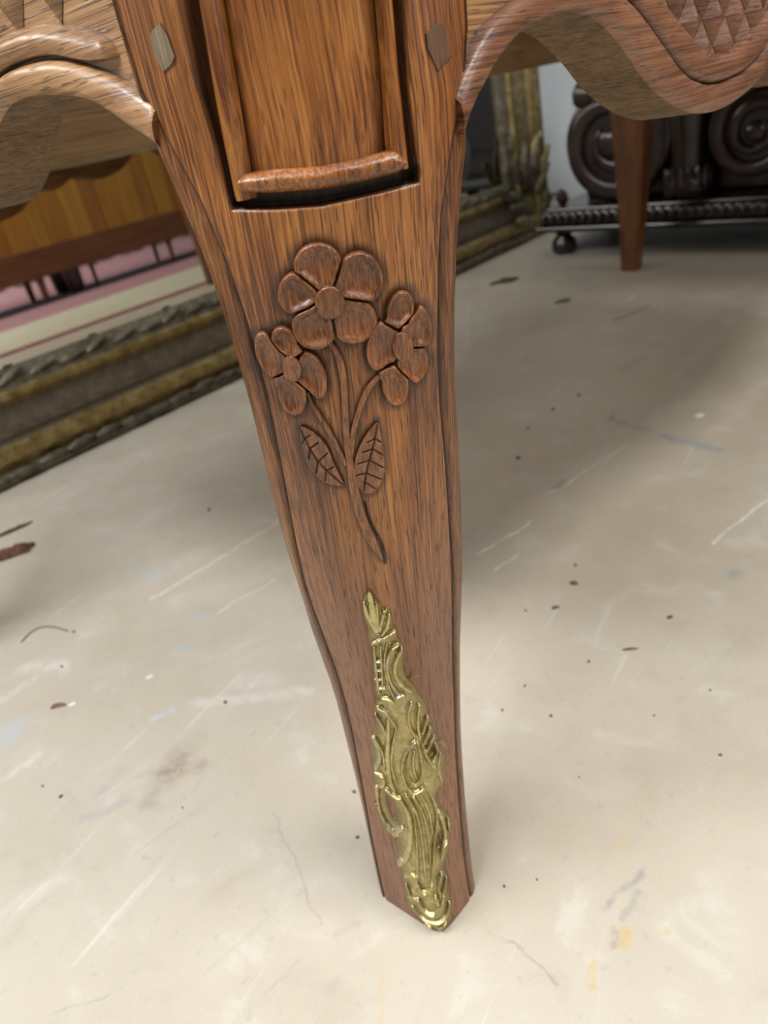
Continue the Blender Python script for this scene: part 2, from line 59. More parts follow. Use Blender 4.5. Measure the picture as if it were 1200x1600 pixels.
LB=[(0.0353,0.6324),(0.0386,0.6349),(0.0475,0.6405),(0.0578,0.6459),(0.0687,0.6509),(0.0824,0.6558),(0.0996,0.6611),(0.1188,0.6643),(0.1385,0.665),(0.1575,0.6646)]
LD=[(0.0617,0.6563),(0.0604,0.6592),(0.0609,0.6626),(0.067,0.6662),(0.0733,0.6688),(0.0902,0.6735),(0.108,0.6776),(0.1259,0.6797),(0.1431,0.6804)]
LBACK=[(0.1584,0.6363),(0.1967,0.6379),(0.2076,0.6317),(0.2306,0.6178),(0.2576,0.6003),(0.2886,0.5975),(0.3309,0.5967)]

LT = np.array(LEGT)
def lt(k, z): return np.interp(z, LT[:, 0], LT[:, k])
def gprof(d, c):
    r = .35*c + .004; e = d - c
    return .5*(e + np.sqrt(e*e + r*r)) - .5*(-c + np.sqrt(c*c + r*r))
def front_y(x, z): return lt(1, z) + gprof(np.abs(x - lt(2, z)), lt(3, z))
def w2ab(p): return ((p[0]+p[1])*R2, (-p[0]+p[1])*R2, p[2])
def ab2w(a, b, z=0): return ((a-b)*R2, (a+b)*R2, z)

# ---------------------------------------------------------------- node helpers
class NT:
    def __init__(s, name):
        s.m = bpy.data.materials.new(name); s.m.use_nodes = True; s.t = s.m.node_tree; s.n = s.t.nodes; s.l = s.t.links
        s.p = s.n['Principled BSDF']
    def add(s, ty, **kw):
        n = s.n.new(ty)
        for k, v in kw.items(): setattr(n, k, v)
        return n
    def put(s, sock, v):
        if isinstance(v, bpy.types.NodeSocket): s.l.new(v, sock)
        elif v is not None: sock.default_value = v
    def math(s, op, a, b=None, c=None, clamp=False):
        n = s.add('ShaderNodeMath', operation=op); n.use_clamp = clamp
        s.put(n.inputs[0], a); s.put(n.inputs[1], b)
        if c is not None: s.put(n.inputs[2], c)
        return n.outputs[0]
    def noise(s, vec, scale, detail=3, rough=.5, sc3=None, dist=0):
        if sc3:
            mp = s.add('ShaderNodeMapping'); s.put(mp.inputs['Vector'], vec); mp.inputs['Scale'].default_value = sc3; vec = mp.outputs[0]
        n = s.add('ShaderNodeTexNoise'); s.put(n.inputs['Vector'], vec); n.inputs['Scale'].default_value = scale
        n.inputs['Detail'].default_value = detail; n.inputs['Roughness'].default_value = rough; n.inputs['Distortion'].default_value = dist
        return n.outputs['Fac']
    def ramp(s, f, stops):
        n = s.add('ShaderNodeValToRGB'); s.put(n.inputs[0], f); e = n.color_ramp.elements
        while len(e) < len(stops): e.new(0.5)
        for q, (p, c) in zip(e, stops):
            q.position = p; q.color = (*c, 1) if len(c) == 3 else c
        return n.outputs[0]
    def lin(s, f, a, b):   # smooth 0..1 from a to b
        n = s.add('ShaderNodeMapRange'); n.interpolation_type = 'SMOOTHSTEP'; s.put(n.inputs['Value'], f)
        n.inputs['From Min'].default_value = a; n.inputs['From Max'].default_value = b; return n.outputs[0]
    def mix(s, f, a, b, mode='MIX'):
        n = s.add('ShaderNodeMix', data_type='RGBA', blend_type=mode); s.put(n.inputs[0], f)
        for k, v in ((6, a), (7, b)):
            s.put(n.inputs[k], (*v, 1) if isinstance(v, tuple) and len(v) == 3 else v)
        return n.outputs[2]
    def out(s, col=None, rough=None, metal=None, bump=None, bstr=.3, bdist=.001, coat=None, spec=None):
        if isinstance(col, tuple): col = (*col, 1)
        s.put(s.p.inputs['Base Color'], col); s.put(s.p.inputs['Roughness'], rough); s.put(s.p.inputs['Metallic'], metal)
        if coat is not None: s.p.inputs['Coat Weight'].default_value = coat; s.p.inputs['Coat Roughness'].default_value = .3
        if spec is not None: s.p.inputs['Specular IOR Level'].default_value = spec
        if bump is not None:
            b = s.add('ShaderNodeBump'); b.inputs['Strength'].default_value = bstr; b.inputs['Distance'].default_value = bdist
            s.put(b.inputs['Height'], bump); s.l.new(b.outputs[0], s.p.inputs['Normal'])
        return s.m

def oak(name, dark, mid, light, pore=.75, rough=.38, coat=.25, along=1.0, lower=None, bumpy=.5):
    t = NT(name); at = t.add('ShaderNodeAttribute', attribute_name='gr').outputs['Vector']
    big = t.noise(at, 1, 3, .6, (22, 22, 5*along)); fine = t.noise(at, 1, 4, .68, (600, 600, 4*along), .12)
    vfine = t.noise(at, 1, 2, .6, (1000, 1000, 7*along))
    f = t.math('ADD', t.math('MULTIPLY', big, .38), t.math('ADD', t.math('MULTIPLY', fine, .42), t.math('MULTIPLY', vfine, .20)))
    col = t.ramp(f, [(.40, dark), (.49, mid), (.60, light)])
    # fine dark pores, short dashes along the grain
    p1 = t.noise(at, 1, 1, .5, (1100, 1100, 60*along)); p2 = t.noise(at, 1, 2, .5, (780, 780, 7*along), .1)
    pores = t.math('MAXIMUM', t.lin(p1, .60, .70), t.math('MULTIPLY', t.lin(p2, .56, .66), .85))
    if lower:   # shaft is pinker and smoother towards the foot, its sheen put into the colour
        sep = t.add('ShaderNodeSeparateXYZ'); t.put(sep.inputs[0], at)
        zz = t.math('ADD', sep.outputs[2], t.math('MULTIPLY', big, .12))
        fl = t.lin(zz, .50, .34); col = t.mix(fl, col, t.ramp(f, [(.3, lower[0]), (.5, lower[1]), (.7, lower[2])]))
    col = t.mix(t.math('MULTIPLY', pores, pore), col, tuple(v*.22 for v in dark))
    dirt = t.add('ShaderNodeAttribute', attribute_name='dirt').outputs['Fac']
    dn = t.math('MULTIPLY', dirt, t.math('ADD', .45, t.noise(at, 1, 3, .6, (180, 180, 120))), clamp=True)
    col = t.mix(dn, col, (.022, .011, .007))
    r = t.math('ADD', rough - .1, t.math('MULTIPLY', fine, .22))
    h = t.math('SUBTRACT', t.math('MULTIPLY', fine, .35), t.math('MULTIPLY', pores, .8))
    return t.out(col, r, 0.0, h, bumpy, .0006, coat)

M_leg = oak('polished_oak_leg', (.095, .028, .008), (.285, .098, .022), (.52, .215, .052), lower=((.165, .062, .028), (.255, .110, .050), (.335, .160, .080)))
M_rel = oak('carved_oak', (.085, .026, .009), (.235, .080, .024), (.42, .165, .052), pore=.5, rough=.34, coat=.4)
M_pan = oak('golden_oak_panel', (.10, .026, .007), (.29, .098, .020), (.50, .205, .046), pore=.55, rough=.3, coat=.5)
M_apr = oak('oak_apron', (.15, .066, .028), (.36, .18, .075), (.56, .32, .14), pore=.7, rough=.34, coat=.6)
M_under = oak('shaded_oak_underside', (.062, .035, .016), (.14, .084, .038), (.21, .135, .063), pore=.4, rough=.7, coat=0)  # unpolished soffit oak, darkened to put its shade into the colour
M_bead = oak('worn_oak_bead', (.09, .035, .018), (.24, .10, .05), (.36, .17, .09), pore=.55, rough=.36, coat=.35, bumpy=.8)
M_raw = oak('unfinished_oak', (.22, .145, .07), (.40, .28, .15), (.52, .39, .22), pore=.35, rough=.7, coat=0)
M_darkoak = oak('dark_oak_board', (.05, .022, .01), (.11, .05, .022), (.17, .08, .035), pore=.4, rough=.5, coat=.1)  # plain dark oak of the mirror backboard
M_pegl = oak('pale_peg_wood', (.17, .12, .07), (.26, .19, .115), (.34, .26, .16), pore=.3, rough=.6, coat=0)
M_pegr = oak('brown_peg_wood', (.075, .034, .018), (.13, .06, .032), (.18, .09, .05), pore=.3, rough=.5, coat=.1)
M_backleg = oak('plain_back_leg_wood', (.10, .035, .011), (.20, .078, .024), (.30, .125, .042), pore=.3, rough=.45, coat=.1)

def simple(name, c1, c2=None, scale=40, rough=.5, metal=0, bump=0, coat=0, bd=.002, sc3=None, c3=None):
    t = NT(name); v = t.add('ShaderNodeTexCoord').outputs['Object']; n = t.noise(v, scale if not sc3 else 1, 4, .6, sc3)
    c = t.ramp(n, [(.35, c1), (.65, c2 or c1)] if c3 is None else [(.3, c1), (.5, c2), (.7, c3)])
    return t.out(c, rough, float(metal), n if bump else None, bump, bd, coat)

def brass():
    t = NT('aged_brass'); v = t.add('ShaderNodeTexCoord').outputs['Object']
    n = t.noise(v, 160, 4, .6); n2 = t.noise(v, 45, 3, .6)
    h = t.add('ShaderNodeAttribute', attribute_name='relief').outputs['Fac']
    c = t.ramp(n, [(.3, (.38, .31, .13)), (.55, (.55, .47, .23)), (.75, (.72, .66, .42))])
    c = t.mix(t.lin(n2, .52, .72), c, (.50, .47, .36))
    low = t.lin(h, .0034, .0012)           # grime lies in the hollows of the casting
    c = t.mix(t.math('MULTIPLY', low, .82), c, (.20, .15, .055))
    r = t.math('ADD', .20, t.math('MULTIPLY', n, .22))
    return t.out(c, r, .85, n, .25, .0005)
M_brass = brass()

def floor_mat():
    t = NT('worn_cream_floor_paint'); g = t.add('ShaderNodeNewGeometry').outputs['Position']
    n1 = t.noise(g, 3.0, 5, .6); n2 = t.noise(g, 14, 6, .62, dist=.6); n3 = t.noise(g, 70, 5, .6)
    c = t.ramp(n1, [(.3, (.495, .44, .345)), (.5, (.555, .50, .40)), (.7, (.59, .54, .445))])
    c = t.mix(t.math('MULTIPLY', t.lin(n2, .54, .70), .34), c, (.72, .69, .64))
    c = t.mix(t.math('MULTIPLY', t.lin(n2, .47, .34), .34), c, (.47, .41, .32))
    c = t.mix(t.math('MULTIPLY', t.lin(n3, .60, .70), .30), c, (.36, .33, .28))
    n4 = t.noise(g, 420, 3, .6); c = t.mix(t.math('MULTIPLY', t.lin(n4, .56, .70), .16), c, (.34, .31, .27)); c = t.mix(t.math('MULTIPLY', t.lin(n4, .44, .32), .14), c, (.72, .70, .66))
    # long faint directional scuffs in two directions
    for rot, amt, colr in ((.95, .45, (.76, .74, .70)), (.62, .32, (.43, .40, .34))):
        mp = t.add('ShaderNodeMapping'); t.put(mp.inputs['Vector'], g); mp.inputs['Rotation'].default_value = (0, 0, -rot); 
        s = t.noise(mp.outputs[0], 1, 4, .6, (3, 55, 1)); m = t.math('MULTIPLY', t.lin(s, .60, .70), t.lin(n1, .42, .58))
        c = t.mix(t.math('MULTIPLY', m, amt), c, colr)
    # individual marks: (x0,y0,x1,y1,half width,colour,strength,softness)
    sep = t.add('ShaderNodeSeparateXYZ'); wob = t.add('ShaderNodeTexNoise'); t.put(wob.inputs['Vector'], g); wob.inputs['Scale'].default_value = 28; wob.inputs['Detail'].default_value = 5
    sub = t.add('ShaderNodeVectorMath', operation='SUBTRACT'); t.put(sub.inputs[0], wob.outputs['Color']); sub.inputs[1].default_value = (.5, .5, .5)
    scl = t.add('ShaderNodeVectorMath', operation='SCALE'); t.put(scl.inputs[0], sub.outputs[0]); scl.inputs['Scale'].default_value = .022
    add = t.add('ShaderNodeVectorMath', operation='ADD'); t.put(add.inputs[0], g); t.put(add.inputs[1], scl.outputs[0]); t.put(sep.inputs[0], add.outputs[0])
    X, Y = sep.outputs[0], sep.outputs[1]
    for (x0, y0, x1, y1, hw, colr, amt) in FLOOR_MARKS:
        if hw >= .0075 and colr is WH: amt *= .55
        if hw < .0021: amt *= .6
        dx, dy = x1-x0, y1-y0; L2 = max(dx*dx+dy*dy, 1e-9)
        px = t.math('SUBTRACT', X, x0); py = t.math('SUBTRACT', Y, y0)
        h = t.math('MULTIPLY', t.math('ADD', t.math('MULTIPLY', px, dx), t.math('MULTIPLY', py, dy)), 1/L2, clamp=True)
        ex = t.math('SUBTRACT', px, t.math('MULTIPLY', h, dx)); ey = t.math('SUBTRACT', py, t.math('MULTIPLY', h, dy))
        d = t.math('SQRT', t.math('ADD', t.math('MULTIPLY', ex, ex), t.math('MULTIPLY', ey, ey)))
        m = t.math('MULTIPLY', t.lin(d, hw*1.15, hw*.1), t.math('MULTIPLY', t.math('ADD', t.math('MULTIPLY', t.lin(n3, .38, .58), .6), .36), amt*.95), clamp=True)
        c = t.mix(m, c, colr)
    return t.out(c, t.math('ADD', .38, t.math('MULTIPLY', n2, .3)), 0.0, n3, .12, .001)
WH = (.80, .79, .76); GB = (.30, .36, .40); DK = (.16, .14, .12); BR = (.34, .25, .19); YE = (.60, .42, .16); LBLU = (.48, .55, .58)
FLOOR_MARKS = [
 (.486, .955, .545, .825, .010, GB, .75), (.545, .825, .597, .745, .013, GB, .85), (.486, .955, .505, .985, .008, GB, .7), (.575, .80, .59, .775, .024, GB, .35),
 (.1446, .5698, .2437, .6307, .0035, WH, 1.0), (.4577, .4784, .5833, .5595, .003, WH, 1.1), (.2893, .7012, .3571, .7453, .004, WH, .9), (.36, .75, .47, .83, .004, WH, .6),
 (.165, .52, .20, .545, .004, WH, .8), (.55, .54, .75, .68, .004, WH, .6),
 (-.2758, .2428, -.262, .262, .028, BR, .62), (-.2758, .2428, -.235, .245, .014, BR, .55), (-.285, .215, -.288, .205, .014, BR, .4),
 (-.4957, .3725, -.50, .36, .030, LBLU, .8), (-.2916, .4803, -.2916, .4803, .012, (.42, .50, .58), 1.0), (-.31, .34, -.285, .35, .007, (.55, .62, .68), .8),
 (-.275, .545, -.262, .54, .014, LBLU, .6), (.1375, -.0076, .1797, .0166, .0045, (.36, .34, .32), .9), (.15, -.02, .17, .0, .004, (.36, .34, .32), .6), (.132, -.036, .137, -.028, .006, BR, .5),
 (.4478, .4036, .456, .402, .012, GB, .7), (.36, .53, .365, .53, .006, GB, .5), (.143, -.0366, .147, -.03, .007, YE, .9), (.175, -.04, .178, -.038, .005, YE, .7), (.108, -.062, .112, -.045, .004, YE, .7),
 (.165, .045, .175, .05, .008, YE, .35), (-.06, -.08, -.055, -.03, .004, YE, .3),
 (-.1485, .1594, -.1039, .0306, .0015, (.40, .34, .27), .9), (.0513, -.0155, .0818, -.0581, .0018, (.33, .29, .25), .9), (-.3309, -.0059, -.2707, .0066, .0015, (.34, .31, .28), .9),
 (-.15, -.02, -.12, .0, .002, (.36, .32, .28), .6), (.7131, 1.561, .8216, 1.6176, .018, (.30, .27, .22), .8), (.3117, .7228, .33, .74, .012, (.34, .30, .24), .8),
 (-.2528, .3519, -.1146, .3361, .014, WH, .75), (-.20, .38, -.16, .37, .02, WH, .5), (-.4448, .3155, -.4809, .2845, .008, WH, .8), (-.52, .50, -.47, .49, .02, WH, .8), (-.55, .42, -.5, .47, .010, WH, .6),
 (-.3794, .6849, -.30, .74, .03, WH, .45), (-.36, .62, -.16, .80, .006, WH, .6), (-.1642, .6085, -.25, .55, .004, WH, .5), (-.1731, .8611, -.12, .90, .01, WH, .4), (-.40, .72, -.36, .69, .022, LBLU, .45),
 (-.36, .20, -.31, .22, .008, (.46, .43, .40), .7), (-.33, .26, -.35, .23, .010, (.44, .41, .38), .5), (-.09, .02, -.07, .02, .006, (.42, .38, .32), .4), (-.10, -.03, -.09, -.02, .006, (.42, .38, .32), .5), (-.42, .10, -.36, .13, .010, WH, .45),
 (.60, 1.20, .66, 1.24, .02, (.37, .33, .26), .5), (.30, 1.50, .42, 2.05, .008, WH, .35), (.17, .30, .175, .24, .0022, (.45, .40, .30), .6), (.175, .24, .20, .225, .0022, (.45, .40, .30), .6)]

# ---------------------------------------------------------------- mesh helpers
def mk(name, V, F, mat, parent=None, smooth=True, gr='z', dirt=None, extra=None, loc=None, mats=None):
    V = np.asarray(V, float)
    me = bpy.data.meshes.new(name); me.from_pydata(V.tolist(), [], [tuple(int(i) for i in f) for f in F]); me.update()
    if smooth: me.polygons.foreach_set('use_smooth', [True]*len(me.polygons))
    if gr is not None:
        G = np.asarray(gr, float) if not isinstance(gr, str) else V if gr == 'z' else V[:, [2, 1, 0]] if gr == 'x' else V[:, [0, 2, 1]]
        a = me.attributes.new('gr', 'FLOAT_VECTOR', 'POINT'); a.data.foreach_set('vector', (G + np.array([.37, .11, 0])).ravel())
    if dirt is not None:
        a = me.attributes.new('dirt', 'FLOAT', 'POINT'); a.data.foreach_set('value', np.asarray(dirt, float))
    if extra is not None:
        a = me.attributes.new('relief', 'FLOAT', 'POINT'); a.data.foreach_set('value', np.asarray(extra, float))
    me.materials.append(mat)
    o = bpy.data.objects.new(name, me); COL.objects.link(o)
    if parent: o.parent = parent
    if loc: o.location = loc
    return o
def tag(o, label=None, cat=None, group=None, kind=None):
    if label: o['label'] = label
    if cat: o['category'] = cat
    if group: o['group'] = group
    if kind: o['kind'] = kind
    return o
def empty(name, loc=(0, 0, 0), rot=(0, 0, 0)):
    o = bpy.data.objects.new(name, None); COL.objects.link(o); o.location = loc; o.rotation_euler = rot; o.empty_display_size = .1; return o
def bevel(o, w=.003, seg=2):
    m = o.modifiers.new('edge', 'BEVEL'); m.width = w; m.segments = seg; m.limit_method = 'ANGLE'; return o
def box(x0, x1, y0, y1, z0, z1):
    V = [(x, y, z) for z in (z0, z1) for y in (y0, y1) for x in (x0, x1)]
    return V, [(0, 2, 3, 1), (4, 5, 7, 6), (0, 1, 5, 4), (2, 6, 7, 3), (0, 4, 6, 2), (1, 3, 7, 5)]
def join(parts):
    V = []; F = []
    for v, f in parts:
        k = len(V); V += [tuple(p) for p in v]; F += [tuple(i+k for i in q) for q in f]
    return V, F
def grid_faces(nr, nc, wrap=False, base=0):
    F = []
    for i in range(nr-1):
        for j in range(nc if wrap else nc-1):
            a = base+i*nc+j; b = base+i*nc+(j+1) % nc; F.append((a, b, b+nc, a+nc))
    return F
def lathe(profile, n=24, c=(0, 0, 0), axis='z'):
    V = []
    for r, h in profile:
        for k in range(n):
            t = 2*math.pi*k/n; x, y, z = r*math.cos(t), r*math.sin(t), h
            if axis == 'y': x, y, z = x, h, y
            if axis == 'x': x, y, z = h, x, y
            V.append((c[0]+x, c[1]+y, c[2]+z))
    F = grid_faces(len(profile), n, True); m = (len(profile)-1)*n
    F.append(tuple(range(n))[::-1]); F.append(tuple(range(m, m+n))); return V, F
def extr(poly, d0, d1, plane='xz'):
    """closed polygon in a plane, given depth along the third axis"""
    n = len(poly); V = []
    for d in (d0, d1):
        for p, q in poly: V.append((p, d, q) if plane == 'xz' else (d, p, q))
    F = [tuple(range(n)), tuple(range(2*n-1, n-1, -1))] + [(i, i+n, (i+1) % n+n, (i+1) % n) for i in range(n)]
    return V, F
def resample(P, n):
    P = np.asarray(P, float); d = np.r_[0, np.cumsum(np.linalg.norm(np.diff(P, axis=0), axis=1))]; t = np.linspace(0, d[-1], n)
    return np.stack([np.interp(t, d, P[:, k]) for k in range(P.shape[1])], 1)
def chaikin(P, it=2, closed=False):
    P = np.asarray(P, float)
    for _ in range(it):
        if closed:
            Q = np.roll(P, -1, 0); P = np.stack([.75*P+.25*Q, .25*P+.75*Q], 1).reshape(-1, P.shape[1])
        else:
            a, b = P[:-1], P[1:]; P = np.vstack([P[:1], np.stack([.75*a+.25*b, .25*a+.75*b], 1).reshape(-1, P.shape[1]), P[-1:]])
    return P
def dist_poly(Q, P, closed=False):
    """distance of points Q (n,2) to polyline P, and parameter along it"""
    P = np.asarray(P, float); B = np.roll(P, -1, 0) if closed else P[1:]; A = P if closed else P[:-1]
    best = np.full(len(Q), 1e9); par = np.zeros(len(Q)); m = len(A)
    for i in range(m):
        d = B[i]-A[i]; L = max(d@d, 1e-14); h = np.clip(((Q-A[i])@d)/L, 0, 1); e = Q-A[i]-h[:, None]*d; r = np.sqrt((e*e).sum(1))
        k = r < best; best[k] = r[k]; par[k] = (i+h[k])/m
    return best, par
def inside(Q, P):
    P = np.asarray(P, float); x, y = Q[:, 0], Q[:, 1]; r = np.zeros(len(Q), bool); n = len(P)
    for i in range(n):
        x0, y0 = P[i]; x1, y1 = P[(i+1) % n]
        c = ((y0 > y) != (y1 > y)) & (x < (x1-x0)*(y-y0)/(y1-y0+1e-15)+x0); r ^= c
    return r
def heightfield(outline, strokes, base, res, holes=(), edge=.001, surf=front_y, rough=0.0, dome=0.0, ripple=0.0):
    """cast or carved relief standing on the leg's front: solid outline, height = base plus the highest stroke"""
    O = chaikin(outline, 1, True); lo = O.min(0)-res; hi = O.max(0)+res
    nx = int((hi[0]-lo[0])/res)+2; nz = int((hi[1]-lo[1])/res)+2
    gx, gz = np.meshgrid(lo[0]+np.arange(nx)*res, lo[1]+np.arange(nz)*res); Q = np.stack([gx.ravel(), gz.ravel()], 1)
    ins = inside(Q, O); dE, _ = dist_poly(Q, O, True)
    for h in holes:
        hh = chaikin(h, 1, True); hi_ = inside(Q, hh); ins &= ~hi_; dE = np.minimum(dE, dist_poly(Q, hh, True)[0])
    keep = ins | (dE < res*.75)
    H = np.zeros(len(Q)); dome_h = dome*(1-np.exp(-dE/.0045))+ripple*np.sin(dE/.0013*2*math.pi)*(dE > .0008)
    for P, wdt, hgt in strokes:
        P = chaikin(P, 2); d, t = dist_poly(Q, P); wl = wdt*(.55+.45*np.sin(np.pi*np.clip(t*.8+.12, 0, 1)))
        u = np.clip(1-(d/wl)**2, 0, 1)
        H = np.maximum(H, hgt*np.sqrt(u)) if hgt > 0 else H+hgt*u
    e = np.clip(dE/edge, 0, 1)*ins
    Ht = dome_h*ins + base*np.sqrt(np.clip(1-(1-e)**2, 0, 1)) + H*np.clip(dE/(edge*.8), 0, 1)*ins
    if rough: Ht = Ht + rough*np.array([mnoise.noise(Vector((q[0]*500, q[1]*500, 1))) for q in Q])*ins
    Ht = np.where(ins, np.maximum(Ht, .0001), -.0006)
    idx = -np.ones(len(Q), int); k = keep.reshape(nz, nx)
    cell = (k[:-1, :-1] & k[1:, :-1] & k[:-1, 1:] & k[1:, 1:])
    F = []; used = {}
    for i, j in zip(*np.nonzero(cell)):
        f = []
        for q in (i*nx+j, i*nx+j+1, (i+1)*nx+j+1, (i+1)*nx+j):
            if q not in used: used[q] = len(used)
            f.append(used[q])
        F.append(f)
    ids = np.array(list(used.keys())); X, Z = Q[ids, 0], Q[ids, 1]
    Y = surf(X, Z)-Ht[ids]
    V = np.stack([X, Y, Z], 1); return V, F, Ht[ids]
def leg_local(V): V = np.asarray(V, float); return np.stack([(V[:, 0]+V[:, 1])*R2, (-V[:, 0]+V[:, 1])*R2, V[:, 2]], 1)

# ================================================================ SETTING
fl = []
V, F = box(-4.5, 8, -6, 8, -.03, 0); o = mk('floor', V, F, floor_mat(), None, False, None); tag(o, kind='structure')
M_wall = simple('pale_grey_wall_paint', (.62, .68, .71), (.68, .73, .76), 6, .8)
ROOM = math.radians(45)
def ab_obj(name, V, F, mat, **k):
    o = mk(name, V, F, mat, None, **k); o.rotation_euler = (0, 0, ROOM); return o
V, F = box(-1.2, 3.42, 1.535, 1.635, 0, 2.9); tag(ab_obj('wall_back', V, F, M_wall, smooth=False), kind='structure')
V, F = box(3.42, 3.5, 1.0, 1.535, 0, 2.9); tag(ab_obj('wall_right', V, F, M_wall, smooth=False), kind='structure')

# ================================================================ CARVED TABLE
T = empty('carved_table', (0, 0, 0), (0, 0, ROOM))
tag(T, 'carved oak table with flower-carved corner leg and scalloped apron', 'table')
WD = .80; LN = 2.12
rng = random.Random(4)

# ---- front corner leg: one swept surface
G_L = np.array(GL)[::-1]; G_R = np.array(GR)[::-1]; GA = np.array(GARC)
def leg_mesh():
    Z = np.concatenate([np.arange(0, .5795, .0013), [.5800, .5806], np.arange(.5818, .7401, .0018)])
    zl = .5803; nL, nC, nR = 22, 64, 22
    zt = np.clip(Z, .585, None)
    fl_ = (np.interp(zt, G_L[:, 1], G_L[:, 0])-lt(4, zt))/(lt(5, zt)-lt(4, zt)); fr_ = (np.interp(zt, G_R[:, 1], G_R[:, 0])-lt(4, zt))/(lt(5, zt)-lt(4, zt))
    V = []; G = []; nf = None
    for z, a, b in zip(Z, fl_, fr_):
        rec = z > zl
        f = np.concatenate([np.linspace(0, a-.004, nL), np.linspace(a, b, nC), np.linspace(b+.004, 1, nR)])
        isC = np.zeros(len(f), bool); isC[nL:nL+nC] = True
        x = lt(4, z)+(lt(5, z)-lt(4, z))*f
        zz = z+(np.interp(x, GA[:, 0], GA[:, 1])-.5803)*math.exp(-((z-zl)/.02)**2)*np.clip((x-lt(4, z))/.01, 0, 1)*np.clip((lt(5, z)-x)/.01, 0, 1)
        y = front_y(x, z)+np.where(isC & rec, .013, 0)
        xl, xr, ol, orr = lt(4, z), lt(5, z), lt(6, z), lt(7, z); yl, yr = float(y[0]), float(y[-1]); s = .0016
        k = min(1, max(0, (z-.53)/.05)); s = .0016*(1-k)+.0006*k; dl = (.0115*(1-k)+(abs(xl-ol)+.0012)*k); dr = (.0115*(1-k)+(abs(orr-xr)+.0012)*k)
        g = .0050*(1-k*.6); fp = [(ol, yl+dl), ((ol+xl)/2-.0010, yl+dl*(.46+.06*k)), (xl-.0022, yl+.0026), (xl-.0011, yl+g), (xl-.0003, yl+.0006)]
        rp = [(xr+.0003, yr+.0006), (xr+.0011, yr+g), (xr+.0022, yr+.0026), ((orr+xr)/2+.0010, yr+dr*(.46+.06*k)), (orr, yr+dr)]
        yb = max(yl, yr)+.0115; hw = (orr-ol)/2; xm = (orr+ol)/2
        back = [(xm+hw*.5, yb+hw*.55), (xm, yb+hw*1.05), (xm-hw*.5, yb+hw*.55)]
        row = [(p, q, z) for p, q in fp]+[(p, q, r) for p, q, r in zip(x, y, zz)]+[(p, q, z) for p, q in rp]+[(p, q, z) for p, q in back]
        V += row; xc = lt(2, z); G += [((p-xc), q-lt(1, z), z) for p, q, _ in row]
    nc = nL+nC+nR+13; n = len(Z); V = np.array(V); F = grid_faces(n, nc, True)
    F.append(tuple(range(nc))[::-1]); F.append(tuple(range((n-1)*nc, n*nc)))
    # tool waviness
    nz = np.array([mnoise.noise(Vector((p[0]*60, p[1]*20, p[2]*28))) for p in V]); V[:, 1] += nz*.0005
    # carver's ground and old wax round the bouquet
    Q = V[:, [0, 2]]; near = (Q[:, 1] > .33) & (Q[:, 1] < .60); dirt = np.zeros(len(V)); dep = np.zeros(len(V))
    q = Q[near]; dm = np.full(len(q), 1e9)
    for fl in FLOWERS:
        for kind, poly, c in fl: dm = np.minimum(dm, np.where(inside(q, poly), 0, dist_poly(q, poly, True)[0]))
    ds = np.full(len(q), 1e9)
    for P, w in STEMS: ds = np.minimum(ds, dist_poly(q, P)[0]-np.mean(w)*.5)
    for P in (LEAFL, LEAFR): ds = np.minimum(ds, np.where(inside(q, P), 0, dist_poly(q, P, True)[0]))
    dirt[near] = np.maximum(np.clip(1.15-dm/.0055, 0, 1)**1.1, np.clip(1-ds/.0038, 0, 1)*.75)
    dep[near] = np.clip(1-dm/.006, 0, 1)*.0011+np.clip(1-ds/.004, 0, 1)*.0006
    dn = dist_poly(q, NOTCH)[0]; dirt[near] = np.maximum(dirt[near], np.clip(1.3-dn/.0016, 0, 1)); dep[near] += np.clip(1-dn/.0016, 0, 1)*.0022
    V[:, 1] += dep
    # grooves beside the panel moulding
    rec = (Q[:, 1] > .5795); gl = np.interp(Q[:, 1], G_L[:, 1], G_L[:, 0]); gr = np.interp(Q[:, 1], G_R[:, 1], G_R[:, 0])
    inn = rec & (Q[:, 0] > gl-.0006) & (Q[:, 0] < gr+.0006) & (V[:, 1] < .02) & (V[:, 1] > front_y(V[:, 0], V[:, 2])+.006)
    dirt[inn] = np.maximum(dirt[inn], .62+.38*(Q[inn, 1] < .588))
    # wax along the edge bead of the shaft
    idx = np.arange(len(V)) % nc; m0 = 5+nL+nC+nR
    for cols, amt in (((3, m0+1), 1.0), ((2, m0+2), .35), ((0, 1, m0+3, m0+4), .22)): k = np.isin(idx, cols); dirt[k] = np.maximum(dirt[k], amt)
    return V, F, G, dirt
V, F, G, D = leg_mesh()
LEG = mk('leg', leg_local(V), F, M_leg, T, True, G, D); LEG['label'] = 'near corner leg carved with three flowers above a brass mount'

def on_leg(name, V, F, mat, parent=T, **k):
    V = np.asarray(V, float); g = V.copy(); g[:, 0] -= lt(2, V[:, 2]); return mk(name, leg_local(V), F, mat, parent, gr=g, **k)

